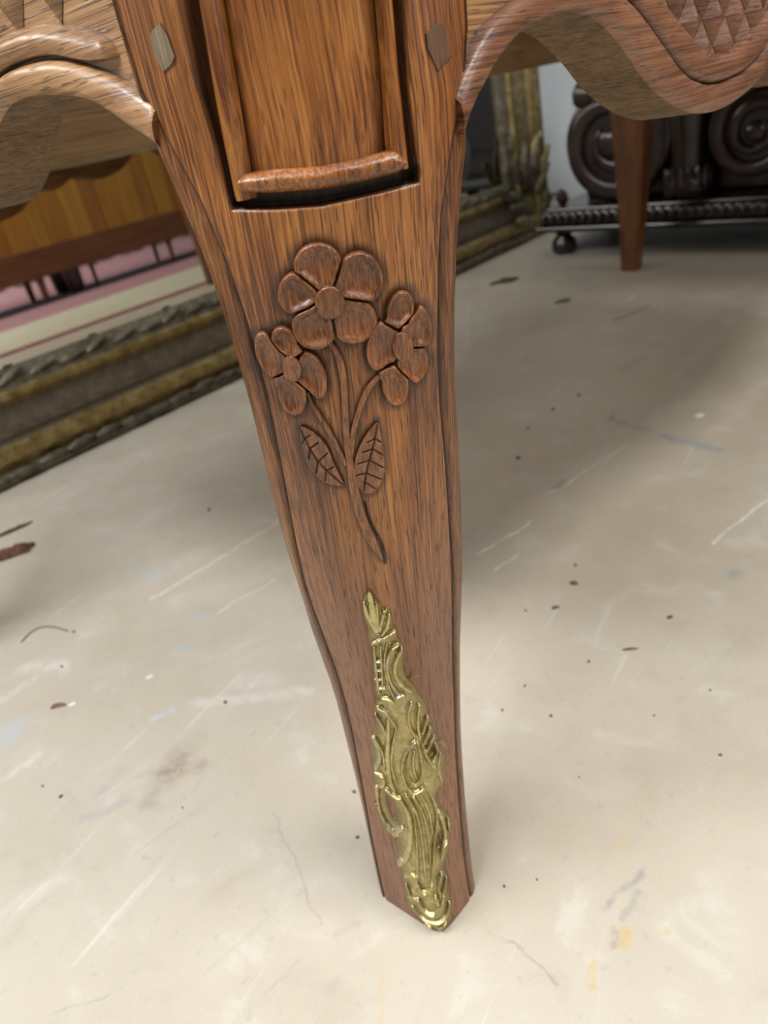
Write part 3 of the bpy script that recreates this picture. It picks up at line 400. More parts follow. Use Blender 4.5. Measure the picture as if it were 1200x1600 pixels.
# ---- carved flowers: each petal its own dished piece, then the button
def petal(poly, c, kind, others=(), hscale=1.0, toward=None):
    c = np.array(c); P = chaikin(c+(np.array(poly)-c)*(1.16 if kind == 'p' else 1.08), 1, True); n = len(P); r0 = rng.uniform(0, 9)
    if kind == 'p':      # run in under the button, and meet the neighbouring petals along a thin cut
        tw = np.array(toward); dt = tw-c; D0 = np.linalg.norm(dt); r_own = np.sqrt(((P-c)**2).sum(1)).mean()
        for i in range(n):
            v = P[i]-c; L = np.linalg.norm(v); cs = v@dt/(L*D0)
            if cs > .35: L = L+(D0-L)*min(1, (cs-.35)/.4) if D0 > L else L
            v = v/np.linalg.norm(v)
            for q_, r_ in others:
                f = lambda t: np.linalg.norm(c+v*t-q_)/r_-t/r_own
                if f(L) < 0:
                    lo, hi = 0.0, L
                    for _ in range(18):
                        m = (lo+hi)/2
                        if f(m) > 0: lo = m
                        else: hi = m
                    L = max(lo-.00022, .001)
            P[i] = c+v*L
    prof = [(1.0, -.0018), (1.0, .0016), (.97, .0028), (.915, .0036), (.84, .0034), (.70, .0022), (.52, .0013), (.3, .0009), (.12, .0008)] if kind == 'p' else [(1.0, -.0018), (1.0, .0026), (.95, .0034), (.85, .0038), (.6, .0039), (.3, .0039), (.12, .0039)]
    V = []; D = []
    for s, h in prof:
        for i in range(n):
            q = c+(P[i]-c)*s*(1+.025*mnoise.noise(Vector((P[i][0]*260, P[i][1]*260, r0)))*(s > .9)); y = front_y(q[0], q[1])
            hh = h*hscale+.0004*mnoise.noise(Vector((q[0]*380, q[1]*260, r0)))*(h > 0); dd = np.linalg.norm(q-np.array(toward))
            if kind == 'p': hh = hh*np.clip(.30+dd/.011, .35, 1.1) if h > 0 else hh
            V.append((q[0], y-hh, q[1])); D.append(.9 if h < 0 else (np.clip(1-(dd-.004)/.007, 0, 1)*.7 if kind == 'p' else .05))
    F = grid_faces(len(prof), n, True); m = (len(prof)-1)*n; F.append(tuple(range(m, m+n)))
    return V, F, D
names = ['large carved flower with five petals', 'right carved flower with five narrow petals', 'small left carved flower with four petals']
for fi, f in enumerate(FLOWERS):
    ctr = [c for k, p, c in f if k == 'c'][0]
    fe = empty('carved_flower'); fe.parent = T; fe['label'] = names[fi]
    for j, (k, p, c) in enumerate(f):
        oth = [(np.array(c2), np.sqrt(((np.array(p2)-np.array(c2))**2).sum(1)).mean()*1.16) for k2, p2, c2 in f if k2 == 'p' and c2 != c]; V, F, D = petal(p, c, k, oth, (1.0 + .10*(j % 2)) * (1.12 if fi == 0 else 1.0), ctr); on_leg('petal' if k == 'p' else 'flower_button', V, F, M_rel, fe, dirt=D)

# ---- stems, leaves
def ribbon(P, wd, hgt):
    P = chaikin(P, 2); n = 36; Q = resample(P, n); wd = np.interp(np.linspace(0, 1, n), np.linspace(0, 1, len(wd)), wd)
    tn = np.gradient(Q, axis=0); tn /= np.linalg.norm(tn, axis=1)[:, None]; nm = np.stack([-tn[:, 1], tn[:, 0]], 1); V = []; D = []
    for i in range(n):
        for u, h in ((-1, -.0016), (-1, .35), (-.72, .85), (-.3, 1), (.25, .92), (.7, .8), (1, .35), (1, -.0016)):
            q = Q[i]+nm[i]*u*wd[i]*.5; hh = h if h < 0 else h*hgt*(1+.25*mnoise.noise(Vector((q[0]*300, q[1]*200, 3)))); V.append((q[0], front_y(q[0], q[1])-hh, q[1])); D.append(.8 if abs(u) == 1 else .1)
    return V, grid_faces(n, 8), D
for P, wd in STEMS:
    V, F, D = ribbon(P, [v*2.2 for v in wd], .0021); on_leg('stem', V, F, M_rel, T, dirt=D)
for P, VV in ((LEAFL, VEINL), (LEAFR, VEINR)):
    sk = [(v, .0008, -.0011) for v in VV]
    V, F, H = heightfield(P, sk, .0017, .00032, edge=.0007)
    on_leg('leaf', V, F, M_rel, T, dirt=np.clip((.00145-H)/.0009, 0, 1)*.9)

# ---- panel on the corner post with its U shaped moulding
def zcurve(P, z): P = np.array(P)[::-1]; return np.interp(z, P[:, 1], P[:, 0]) if P[0, 1] < P[-1, 1] else np.interp(z, P[::-1, 1], P[::-1, 0])
def strip(E0, E1, prof, z0, z1, n=40):
    """vertical moulding between two traced edges; prof = (u, height above the leg face)"""
    V = []; D = []
    for z in np.linspace(z0, z1, n):
        a, b = zcurve(E0, z), zcurve(E1, z)
        for u, h in prof:
            x = a+(b-a)*u; V.append((x, float(front_y(x, z))-h, z)); D.append(.9 if h < -.006 else .0)
    return V, grid_faces(n, len(prof)), D
V, F, D = strip(*FILL_L, [(0, -.0135), (0, -.0012), (.12, .0), (.35, .0002), (.55, -.001), (.8, -.0045), (1, -.006), (1, -.0135)], .588, .74); on_leg('moulding', V, F, M_pan, T, dirt=D)
V, F, D = strip(*FILL_R, [(0, -.0135), (0, -.006), (.2, -.0045), (.45, -.001), (.65, .0002), (.88, 0), (1, -.0012), (1, -.0135)], .588, .74); on_leg('moulding', V, F, M_pan, T, dirt=D)
pr = [(0, -.0135), (0, -.0075), (.05, -.0058), (.12, -.0042), (.22, -.0028)]+[(u, -.0028+.0014*math.sin(math.pi*(u-.22)/.6)) for u in np.linspace(.28, .76, 9)]+[(.82, -.0028), (.9, -.0048), (.96, -.0068), (1, -.0085), (1, -.0135)]
V, F, D = strip(*PANEL, pr, .594, .74, 60); on_leg('raised_panel', V, F, M_pan, T, dirt=np.array(D)*.5)
def torus_bead():
    A = resample(TORUS[0], 40); B = resample(TORUS[1], 40); V = []; D = []; n = 40
    for i in range(n):
        e = min(1, min(i, n-1-i)/3.0); e = math.sqrt(1-(1-e)**2) if e < 1 else 1
        for u in np.linspace(0, 1, 13):
            q = B[i]+(A[i]-B[i])*(.5+(u-.5)*(.55+.45*e)); h = math.sin(math.pi*u)**.6*.0065*(.6+.4*e)-.0035+.0004*mnoise.noise(Vector((q[0]*250, q[1]*300, 0)))
            if u in (0, 1): h = -.0125
            V.append((q[0], float(front_y(q[0], .6))-h, q[1])); D.append(.85 if u in (0, 1) else max(0, .6-u*5) if u < .1 else 0)
    F = grid_faces(n, 13); F.append(tuple(range(13))); F.append(tuple(range((n-1)*13, n*13))[::-1]); return V, F, D
V, F, D = torus_bead(); on_leg('bottom_moulding', V, F, M_pan, T, dirt=D)
def peg(poly, mat, lab):
    P = np.array(poly); c = P.mean(0); V = []; n = len(P)
    for s, h in ((1.0, -.002), (1, .0006), (.94, .0013), (.5, .0014)):
        for p in P: q = c+(p-c)*s; V.append((q[0], float(front_y(q[0], q[1]))-h-.0006*(q[1]-c[1])/.01*.3, q[1]))
    F = grid_faces(4, n, True); F.append(tuple(range(3*n, 4*n))); o = on_leg('peg', V, F, mat, T, smooth=False, dirt=[.9]*n+[.7]*n+[.1]*n+[0]*n); o['label'] = lab
peg(PEGL, M_pegl, 'pale grey diamond shaped peg'); peg(PEGR, M_pegr, 'dark brown diamond shaped peg')

# ---- brass mount
mt = empty('brass_mount'); mt.parent = T; mt['label'] = 'cast brass rocaille mount with leaf tip and scrolls'
V, F, H = heightfield(MOUNT, [(p, w*1.5, h*1.25) for p, w, h in MSTROKES], .0009, .00028, MHOLES, edge=.0008, rough=.0003, dome=.0018, ripple=.00012)
mk('casting', leg_local(V), F, M_brass, mt, True, None, extra=H)
M_nail = simple('steel_pin', (.25, .22, .15), (.42, .38, .28), 300, .3, 1)
for x, z in NAILS:
    y = float(front_y(x, z)); V, F = lathe([(.0002, -.0052), (.0010, -.0050), (.0015, -.0044), (.0016, -.0036), (.0016, .0)], 12, (x, y, z), 'y'); mk('pin', leg_local(V), F, M_nail, mt, True, None)
for P in SPIKES:
    (x0, z0), (x1, z1), (x2, z2) = P; V = []
    for (x, z, r, h) in ((x0, z0, .0016, .001), (x1, z1, .0012, .003), (x2, z2, .0003, .0062)):
        for k in range(6): t = k*math.pi/3; V.append((x+r*math.cos(t), float(front_y(x, z))-h, z+r*math.sin(t)))
    F = grid_faces(3, 6, True); F.append(tuple(range(12, 18))); mk('leaf_tip', leg_local(V), F, M_brass, mt, False, None, extra=[.002]*18)

# ---- aprons. local frame: a along the long side, b along the short side
BRP, ALP, TH = -.0665, -.0318, .05
def sm(P): return chaikin(P, 1)
ra = [tuple(p) for p in RA]; xs = ra[-1][0]
right_front = ra+[(.54, .588), (.565, .590), (.59, .578), (.62, .565), (.66, .560), (.70, .572), (.715, .575), (.74, .562), (.79, .53), (.84, .503), (.93, .490), (1.06, .488)]
right_curve = np.array(right_front+[(2.12-a, z) for a, z in right_front[::-1][1:]])
left_front = [tuple(p) for p in LA]+[(.185, .648), (.205, .640), (.225, .625), (.25, .606), (.28, .596), (.32, .5935), (.37, .597), (.40, .606)]
left_curve = np.array(left_front+[(WD-b, z) for b, z in left_front[::-1][1:]])
def apron(curve, fixed, th, axis, ztop=.74, front=1):
    c = sm(curve); n = len(c); V = []
    for d in (fixed, fixed+th):
        for s, z in c: V.append((s, d, z) if axis == 'a' else (d, s, z))
        for s, z in c: V.append((s, d, ztop) if axis == 'a' else (d, s, ztop))
    F = []
    for i in range(n-1):
        F += [(i, i+1, n+i+1, n+i), (2*n+i, 3*n+i, 3*n+i+1, 2*n+i+1), (i, 2*n+i, 2*n+i+1, i+1), (n+i, n+i+1, 3*n+i+1, 3*n+i)]
    F += [(0, n, 3*n, 2*n), (n-1, 3*n-1, 4*n-1, 2*n-1)]
    return np.array(V), F
def grA(V): V = np.asarray(V); return np.stack([V[:, 2], V[:, 1]*.12, V[:, 0]], 1)
def grB(V): V = np.asarray(V); return np.stack([V[:, 2], V[:, 0]*.12, V[:, 1]], 1)
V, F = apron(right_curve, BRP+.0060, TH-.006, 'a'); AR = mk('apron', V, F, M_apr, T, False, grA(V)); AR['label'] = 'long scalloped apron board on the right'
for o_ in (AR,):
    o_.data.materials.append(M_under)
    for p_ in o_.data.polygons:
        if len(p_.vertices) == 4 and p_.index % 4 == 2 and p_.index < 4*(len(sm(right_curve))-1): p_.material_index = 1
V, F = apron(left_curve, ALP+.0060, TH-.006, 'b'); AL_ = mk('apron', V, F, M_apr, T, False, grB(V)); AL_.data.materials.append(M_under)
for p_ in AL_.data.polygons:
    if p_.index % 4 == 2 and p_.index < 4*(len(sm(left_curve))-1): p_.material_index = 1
AL_['label'] = 'short scalloped apron board on the left'
def offset_curve(C, d):
    C = np.asarray(C); tn = np.gradient(C, axis=0); tn /= np.linalg.norm(tn, axis=1)[:, None]; return C+np.stack([-tn[:, 1], tn[:, 0]], 1)*d
def bead(A, B, fixed, axis, mat, parent, prof, n=140, ends=False, seed=0):
    A = resample(chaikin(A, 1), n); B = resample(chaikin(B, 1), n); V = []; D = []; m = len(prof)
    for i in range(n):
        e = min(1, min(i, n-1-i)/4) if ends else 1
        for u, h in prof:
            q = A[i]+(B[i]-A[i])*u; hh = (-.0075+(h+.0075)*e)+.0005*mnoise.noise(Vector((q[0]*90, q[1]*200, seed)))*(h > -.003); d = fixed-hh
            V.append((q[0], d, q[1]) if axis == 'a' else (d, q[0], q[1])); D.append(.9 if h < -.0065 else .45 if (u < .06 or u > .97) and prof is up else .4 if u > .97 else 0)
    F = grid_faces(n, m); F += [tuple(range(m)), tuple(range((n-1)*m, n*m))[::-1]]
    return mk('edge_bead', V, F, mat, parent, True, grA(V) if axis == 'a' else grB(V), D)
low = [(-.03, -.0064), (-.03, -.0038), (.05, -.0012), (.14, .0004), (.30, .0014), (.55, .0018), (.8, .0012), (.93, -.0008), (1, -.0040), (1, -.0075)]
up = [(0, -.0075), (0, -.0040), (.05, -.0008), (.16, .0010), (.40, .0020), (.65, .0014), (.88, -.0012), (1, -.0045), (1, -.0075)]
RBx = RB+[(.53, .609), (.56, .625)]; RAx = RA+[(.54, .590), (.575, .606)]
bead(RAx, RBx, BRP, 'a', M_bead, AR, low)
RCx = RC+[(.53, .629), (.555, .648), (.57, .668)]; RBc = [(.236, .668), (.247, .655)]+RB[11:]+[(.53, .609), (.56, .625), (.585, .645)]
bead(RBc, RCx, BRP, 'a', M_bead, AR, up, seed=3)
rest = right_curve[(right_curve[:, 0] > .57)]; bead(rest, offset_curve(rest, .018), BRP, 'a', M_bead, AR, low, 220)
LAx = LA+left_front[len(LA):]; LBx = LB+[(.175, .6625), (.20, .657), (.225, .643), (.25, .624), (.28, .613), (.32, .610), (.37, .613), (.40, .622)]
bead(LAx, LBx, ALP, 'b', M_apr, AL_, low)
LBd = [(.0572, .6545), (.0640, .6540)]+[tuple(p) for p in LB[5:]]+[(.175, .6625), (.20, .657), (.225, .643), (.25, .624)]; LDx = LD[1:]+[(.17, .679), (.21, .676), (.25, .66), (.28, .64)]
bead([(b, z+.0012) for b, z in LBd], LDx, ALP, 'b', M_apr, AL_, up, ends=True, seed=5)
rest = np.array([(WD-b, z) for b, z in LAx[::-1]]); bead(rest, np.array([(WD-b, z) for b, z in LBx[::-1]]), ALP, 'b', M_apr, AL_, low)

# ---- lattice carving: faceted cushions cut on the diagonal, each one a piece
def lattice(parent, fixed, axis, region, pitch_s, pitch_z, o0, mat, drop=0.0, hh=.0055):
    x0, z0 = region.min(0); x1, z1 = region.max(0)
    for i in range(-30, 60):
        for j in range(-20, 20):
            cs = o0[0]+(i+j)*pitch_s*.5; cz_ = o0[1]+(i-j)*pitch_z*.5
            if not (x0-.01 < cs < x1+.01 and z0-.01 < cz_ < z1+.01): continue
            if not inside(np.array([[cs, cz_+drop]]), region)[0]: continue
            V = []; rs, rz = pitch_s*.495, pitch_z*.495
            for s, h in ((1, -.0045), (.985, .0), (.13, hh)):
                for k, (u, v) in enumerate(((1, 0), (0, 1), (-1, 0), (0, -1))):
                    q = (cs+u*rs*s+rng.uniform(-.0004, .0004), cz_+v*rz*s+rng.uniform(-.0004, .0004)); d = fixed-h
                    V.append((q[0], d, q[1]) if axis == 'a' else (d, q[0], q[1]))
            F = grid_faces(3, 4, True); F.append((8, 9, 10, 11)); mk('lattice_cushion', V, F, mat, parent, False, grA(V) if axis == 'a' else grB(V), [.95]*4+[.5]*4+[0]*4)
regR = np.array([(.262, .674), (.285, .664), (.3083, .645), (.3247, .637), (.3468, .628), (.3704, .619), (.3862, .614), (.4051, .6105), (.4315, .6110), (.4631, .616), (.4979, .624), (.53, .637), (.555, .655), (.57, .68), (.57, .74), (.262, .74)])
lattice(AR, BRP+.0055, 'a', regR, .046, .036, (.402, .6270), M_bead, .011)
regL = np.array([(.064, .673), (.0851, .6775), (.1026, .6815), (.1203, .684), (.1373, .685), (.17, .684), (.21, .682), (.25, .668), (.28, .65), (.3, .65), (.34, .74), (.06, .74)])
lattice(AL_, ALP+.0055, 'b', regL, .040, .052, (.098, .7010), M_apr)

# ---- back rail, table top and the plain back legs
V, F = box(.03, LN+.03, WD-.03, WD, .612, .74); mk('back_rail', V, F, M_raw, T, False, grA(V))
V, F = box(LN+.0, LN+.03, -.03, WD, .617, .74); mk('end_rail', V, F, M_raw, T, False, grB(V))
def round_rect(x0, x1, y0, y1, r, n=8):
    P = []
    for cx_, cy_, a in ((x1-r, y1-r, 0), (x0+r, y1-r, 90), (x0+r, y0+r, 180), (x1-r, y0+r, 270)):
        for k in range(n+1): t = math.radians(a+90*k/n); P.append((cx_+r*math.cos(t), cy_+r*math.sin(t)))
    return P
def slab(P, zs):
    c = np.mean(P, 0); V = []
    for z, s in zs: V += [(c[0]+(p[0]-c[0])+math.copysign(s, p[0]-c[0])*-1, c[1]+(p[1]-c[1])+math.copysign(s, p[1]-c[1])*-1, z) for p in P]
    n = len(P); F = grid_faces(len(zs), n, True); F += [tuple(range(n))[::-1], tuple(range((len(zs)-1)*n, len(zs)*n))]; return V, F
V, F = slab(round_rect(-.055, LN+.07, -.09, WD+.11, .05), [(.738, .012), (.742, .004), (.752, 0), (.762, .004), (.766, .012)])
mk('table_top', V, F, M_apr, T, False, grA(V))
def plain_leg(a, b, sa, sb, mat, lab):
    """gently sabre-curved tapering leg; sa, sb = outward directions"""
    V = []; Zs = np.linspace(0, .74, 26)
    for z in Zs:
        t = z/.74; h = (.026+.032*min(1, t/.85)) if z < .63 else .058; off = .026*(1-min(1, z/.30))**2-.004*math.sin(math.pi*min(1, z/.6))
        ca, cb = a+sa*off, b+sb*off
        for u, v in ((-1, -.72), (-.72, -1), (.72, -1), (1, -.72), (1, .72), (.72, 1), (-.72, 1), (-1, .72)): V.append((ca+u*h, cb+v*h, z))
    F = grid_faces(26, 8, True); F += [tuple(range(8))[::-1], tuple(range(25*8, 26*8))]
    o = mk('leg', V, F, mat, T, False, 'z'); o['label'] = lab; return o
plain_leg(LN-.02, WD-.035, .6, .6, M_backleg, 'plain brown back leg at the far end'); plain_leg(-.035, WD+.055, -1.2, 1.5, M_backleg, 'plain brown back leg at the left')
def far_leg():
    V = []; Zs = np.linspace(0, .74, 40)
    for z in Zs:
        h = np.interp(z, [0, .1, .3, .45, .55, .60, .63, .74], [.026, .027, .033, .039, .047, .058, .068, .068]); off = np.interp(z, [0, .06, .25, .45, .6], [.03, .022, .0, .012, .02])
        ca, cb = LN+.0+off*.6-.03, -.005-off*.6
        for u, v in ((-1, -.5), (-.5, -1), (.6, -1), (1, -.6), (1, .5), (.5, 1), (-.5, 1), (-1, .5)): V.append((ca+u*h, cb+v*h, z))
    F = grid_faces(40, 8, True); F += [tuple(range(8))[::-1], tuple(range(39*8, 40*8))]
    o = mk('leg', V, F, M_leg, T, True, 'z'); o['label'] = 'far front leg seen in the mirror'
far_leg()

# ================================================================ GILT MIRROR leaning on the back wall
B0 = 1.40; TILT = math.radians(-1.1)
MR = empty('gilt_mirror', ab2w(0, B0, 0), (0, 0, ROOM)); MR.rotation_euler = (Matrix.Rotation(ROOM, 3, 'Z') @ Matrix.Rotation(TILT, 3, 'X')).to_euler()
tag(MR, 'large mirror in a gilt moulded frame standing on the floor behind the table', 'mirror')
def gold(name, a, b, c, met=.55, rough=.42):
    t = NT(name); v = t.add('ShaderNodeTexCoord').outputs['Object']; n = t.noise(v, 30, 5, .65); n2 = t.noise(v, 140, 3, .6)
    col = t.mix(t.lin(n2, .55, .75), t.ramp(n, [(.3, a), (.5, b), (.7, c)]), tuple(x*.35 for x in a)); return t.out(col, t.math('ADD', rough-.1, t.math('MULTIPLY', n, .3)), met, n2, .4, .002)
M_gilt = gold('worn_gilding', (.13, .098, .045), (.25, .195, .095), (.36, .30, .17)); M_gold2 = gold('bright_gilding', (.17, .115, .035), (.29, .21, .075), (.42, .33, .15), .55, .38)
M_taupe = gold('taupe_bronzed_cove', (.085, .064, .038), (.12, .094, .058), (.16, .13, .085), .2, .5); M_orn = gold('silvered_carving', (.065, .052, .032), (.13, .11, .07), (.22, .195, .14), .35, .45)
A0, A1, HT = -1.0, 2.735, 1.9
# rail profile: (height from outer edge, protrusion y from back plane); y=0 is the frame's front-most, + goes back
prof = [(0, .095), (0, .012), (.006, .004), (.016, .001), (.028, .006), (.036, .014), (.044, .009), (.056, .0), (.068, .0), (.080, .006), (.088, .016), (.094, .020), (.105, .016), (.12, .020), (.135, .027), (.15, .033), (.163, .036), (.170, .030), (.178, .024), (.188, .026), (.194, .036), (.205, .042), (.218, .048), (.228, .056), (.234, .064), (.234, .095)]
band = {0: 'o', 5: 'g', 10: 't', 17: 'g', 20: 'o'}
def rail(name, segs, along0, along1, kind):
    obs = []
    for (i0, i1, mat, nm) in segs:
        pr = prof[i0:i1+1]; n = 2; V = []
        for k in (0, 1):
            for h, y in pr:
                if kind == 'bottom': p = ((A0+h if k == 0 else A1-h), y, h)
                elif kind == 'right': p = (A1-h, y, (h if k == 0 else HT-h))
                elif kind == 'left': p = (A0+h, y, (h if k == 0 else HT-h))
                else: p = ((A0+h if k == 0 else A1-h), y, HT-h)
                V.append(p)
        F = grid_faces(2, len(pr)); obs.append((V, F, mat, nm))
    return obs
SEG = [(0, 5, M_orn, 'outer_carved_band'), (5, 10, M_gold2, 'outer_bead'), (10, 16, M_taupe, 'cove'), (16, 20, M_gold2, 'inner_bead'), (20, 25, M_orn, 'sight_band')]
FR = {}
for kind in ('bottom', 'right', 'left', 'top'):
    fe = empty('frame_rail'); fe.parent = MR; fe['label'] = kind+' rail of the gilt frame'; FR[kind] = fe
    for V, F, mat, nm in rail('x', SEG, 0, 0, kind):
        if kind == 'right': mat = {'cove': M_gilt, 'outer_carved_band': M_gilt}.get(nm, mat)
        mk(nm, V, F, mat, fe, False, None)
V, F = box(A0+.22, A1-.22, .066, .072, .22, HT-.22); tg = NT('mirror_silvering'); tg.out((.78, .77, .72), .015, 1.0); mk('mirror_glass', V, F, tg.m, MR, False, None)
V, F = box(A0+.01, A1-.01, .080, .095, .01, HT-.01); mk('backboard', V, F, M_darkoak, MR, False, 'x')
# carved leaves: running along the bottom of the rails and in clusters at the corners
def leafblob(L, wdt, t, curl=.3):
    V = []; n = 9; m = 7
    for i in range(n):
        s = i/(n-1); ww = wdt*math.sin(math.pi*min(1, s*.9+.08))**.7*(1+.15*math.sin(s*19))
        for j in range(m):
            u = j/(m-1)*2-1; V.append((u*ww*.5, -t*(1-u*u)**.5*(.5+.6*math.sin(math.pi*s))-t*.5*math.exp(-(u*5)**2)-curl*t*s*s*2, s*L))
    return V, grid_faces(n, m)
lm = None
def put_leaf(x, y, z, L, wdt, t, ang, mat, parent, nm='carved_leaf'):
    V, F = leafblob(L, wdt, t); c, s = math.cos(ang), math.sin(ang); V = [(x+p[0]*c+p[2]*s, y+p[1], z-p[0]*s+p[2]*c) for p in V]; return mk(nm, V, F, mat, parent, True, None)
# corner cluster at lower right, where the table leg leaves it in view
for (x, z, L, wd, ang, mt_) in [(2.535, .22, .12, .05, -.5, M_orn), (2.555, .20, .15, .05, .1, M_orn), (2.595, .20, .16, .05, .45, M_orn), (2.635, .17, .14, .045, .8, M_gilt), (2.515, .17, .12, .05, -1.3, M_orn), (2.555, .14, .14, .05, -1.5, M_orn), (2.655, .10, .12, .05, 1.2, M_orn), (2.635, .24, .14, .05, .2, M_gilt), (2.675, .22, .13, .04, .55, M_gilt), (2.595, .07, .15, .05, -1.4, M_gilt), (2.695, .05, .12, .05, .1, M_orn), (2.435, .20, .10, .04, -1.2, M_orn)]:
    put_leaf(x, .012, z, L, wd, .016, ang, mt_, FR['right'])
# scalloped leaves on the outer edge and sight edge of the stile
for k in (0, 3, 5, 7, 9, 11):
    z = .30+k*.125; put_leaf(2.705, .016, z, .085, .05+.012*(k % 2), .014, .30 if k % 2 else -.05, M_gilt, FR['right']); put_leaf(2.535, .040, z+.03, .07, .03, .010, -.12, M_orn, FR['right'])
for k in range(46):
    x = -.88+k*.074; put_leaf(x, .045, .205, .07, .022, .006, 1.3+.15*math.sin(k*2.1), M_orn, FR['bottom']); put_leaf(x, .006, .022, .07, .026, .007, 1.5+.12*math.sin(k*1.3), M_orn, FR['bottom'])

# ================================================================ DARK CARVED BENCH beyond the table's far end
BN = empty('dark_carved_stand', ab2w(2.30, 1.20, 0), (0, 0, ROOM))
tag(BN, 'dark carved wooden stand with big scrolls on a gadrooned plinth, beyond the table', 'stand')
M_dk = simple('dark_stained_carving', (.012, .006, .004), (.030, .013, .009), 25, .30, 0, .15, .5)
M_dk2 = simple('dark_red_brown_carving', (.014, .006, .004), (.036, .013, .009), 25, .36, 0, .15, .5)
# local: x = a depth away (0 front), y = b (0 left end, negative to the right)
BL = 1.10
o = mk('plinth', *join([box(0, .55, -BL, 0, .105, .150), box(-.02, .57, -BL-.02, .02, .085, .105), box(.012, .54, -BL+.012, -.012, .150, .162)]), M_dk, BN, False, None); bevel(o, .006, 2)
for k in range(40):
    y = -.012-k*.031
    V, F = lathe([(.003, -.022), (.010, -.014), (.0125, 0), (.010, .014), (.003, .022)], 10, (-.003, y, .128)); mk('gadroon', V, F, M_dk, BN, True, None)
for k in range(17):
    V, F = lathe([(.003, -.022), (.010, -.014), (.0125, 0), (.010, .014), (.003, .022)], 10, (.03+k*.031, .004, .128)); mk('gadroon', V, F, M_dk, BN, True, None)
for x, y in ((.05, -.06), (.50, -.06), (.05, -BL+.06), (.50, -BL+.06)):
    V, F = lathe([(.030, 0), (.042, .008), (.046, .028), (.040, .05), (.026, .062), (.030, .085)], 20, (x, y, 0)); mk('bun_foot', V, F, M_dk, BN, True, None)
def volute(cy_, cz_, R, turns, dirn, x0, x1, r_in=.22, th=.36, rise=0):
    """spiral scroll cut through thickness x0..x1; returns a mesh with a proud rounded rib"""
    n = 70; V = []; m = 8
    for i in range(n):
        s = i/(n-1); t = dirn*s*turns*2*math.pi+math.pi/2; rr = R*(1-s*(1-r_in)); w = R*th*(1-.55*s); c, sn = math.cos(t), math.sin(t)
        for u, d in ((-.5, 0), (-.5, 1), (-.3, 1.18), (0, 1.25), (.3, 1.18), (.5, 1), (.5, 0), (0, 0)):
            q = rr+u*w; xx = x1+(x0-x1)*d; V.append((xx, cy_+q*c, cz_+q*sn))
    F = grid_faces(n, m, True); F += [tuple(range(m)), tuple(range((n-1)*m, n*m))[::-1]]; return V, F
def scroll(cy_, cz_, R, dirn, x0, x1, mat, turns=1.9):
    se = empty('scroll'); se.parent = BN
    V, F = lathe([(R*.90, x1), (R*.90, x0+.018), (R*.80, x0+.012), (R*.3, x0+.010), (R*.02, x0+.010)], 32, (0, cy_, cz_), 'x'); mk('scroll_disc', V, F, mat, se, True, None)
    V, F = volute(cy_, cz_, R, turns, dirn, x0, x0+.03); mk('scroll_rib', V, F, M_dk2, se, True, None)
    V, F = lathe([(R*.24, x0+.02), (R*.24, x0-.004), (R*.18, x0-.016), (R*.08, x0-.02), (.001, x0-.021)], 20, (0, cy_, cz_), 'x'); mk('scroll_eye', V, F, M_dk2, se, True, None)
scroll(-.245, .350, .190, 1, .06, .16, M_dk)
scroll(-.245, .350, .190, 1, .40, .50, M_dk)
scroll(-.70, .335, .130, -1, .06, .16, M_dk)
scroll(-.96, .345, .150, 1, .06, .16, M_dk)
# carved knob and shoulder above the first scroll
V, F = lathe([(.004, -.05), (.03, -.045), (.05, -.02), (.052, .01), (.04, .035), (.02, .05), (.004, .055)], 20, (.11, -.145, .50)); mk('knob', V, F, M_dk2, BN, True, None)
V, F = lathe([(.04, 0), (.055, .012), (.045, .026), (.05, .045), (.03, .07), (.02, .11)], 20, (.11, -.19, .545)); mk('turned_cap', V, F, M_dk, BN, True, None)
# central baluster with leaf foot and round shoulder
V, F = lathe([(.062, .160), (.066, .175), (.05, .19), (.062, .21), (.055, .24), (.062, .32), (.070, .40), (.072, .44), (.055, .475), (.03, .49), (.034, .50), (.05, .52), (.04, .56)], 28, (.11, -.485, 0)); mk('baluster', V, F, M_dk, BN, True, None)
for k in range(9):
    t = math.pi*(k/8)+math.pi/2; V, F = leafblob(.09, .04, .012); V = [(.11+.066*math.cos(t)+p[0]*-math.sin(t)+p[1]*-math.cos(t)*1, -.485+.062*math.sin(t)+p[0]*math.cos(t)-p[1]*math.sin(t), .165+p[2]) for p in V]; mk('acanthus_leaf', V, F, M_dk2, BN, True, None)
V, F = join([box(.06, .50, -.56, -.19, .56, .595), box(.16, .42, -BL+.06, -.10, .162, .54), box(.04, .52, -BL, -.56, .53, .575)]); o = mk('upper_body', V, F, M_dk, BN, False, None); bevel(o, .008)
V, F = box(-.01, .56, -BL-.02, -.20, .60, .635); o = mk('seat_board', V, F, M_dk, BN, False, None); bevel(o, .008)
# small carved leaves lying on the plinth between the scrolls
for y in (-.06, -.46, -.52, -.86):
    V, F = leafblob(.06, .05, .014); V = [(.055+p[1], y+p[0], .162+p[2]) for p in V]; mk('acanthus_leaf', V, F, M_dk2, BN, True, None)

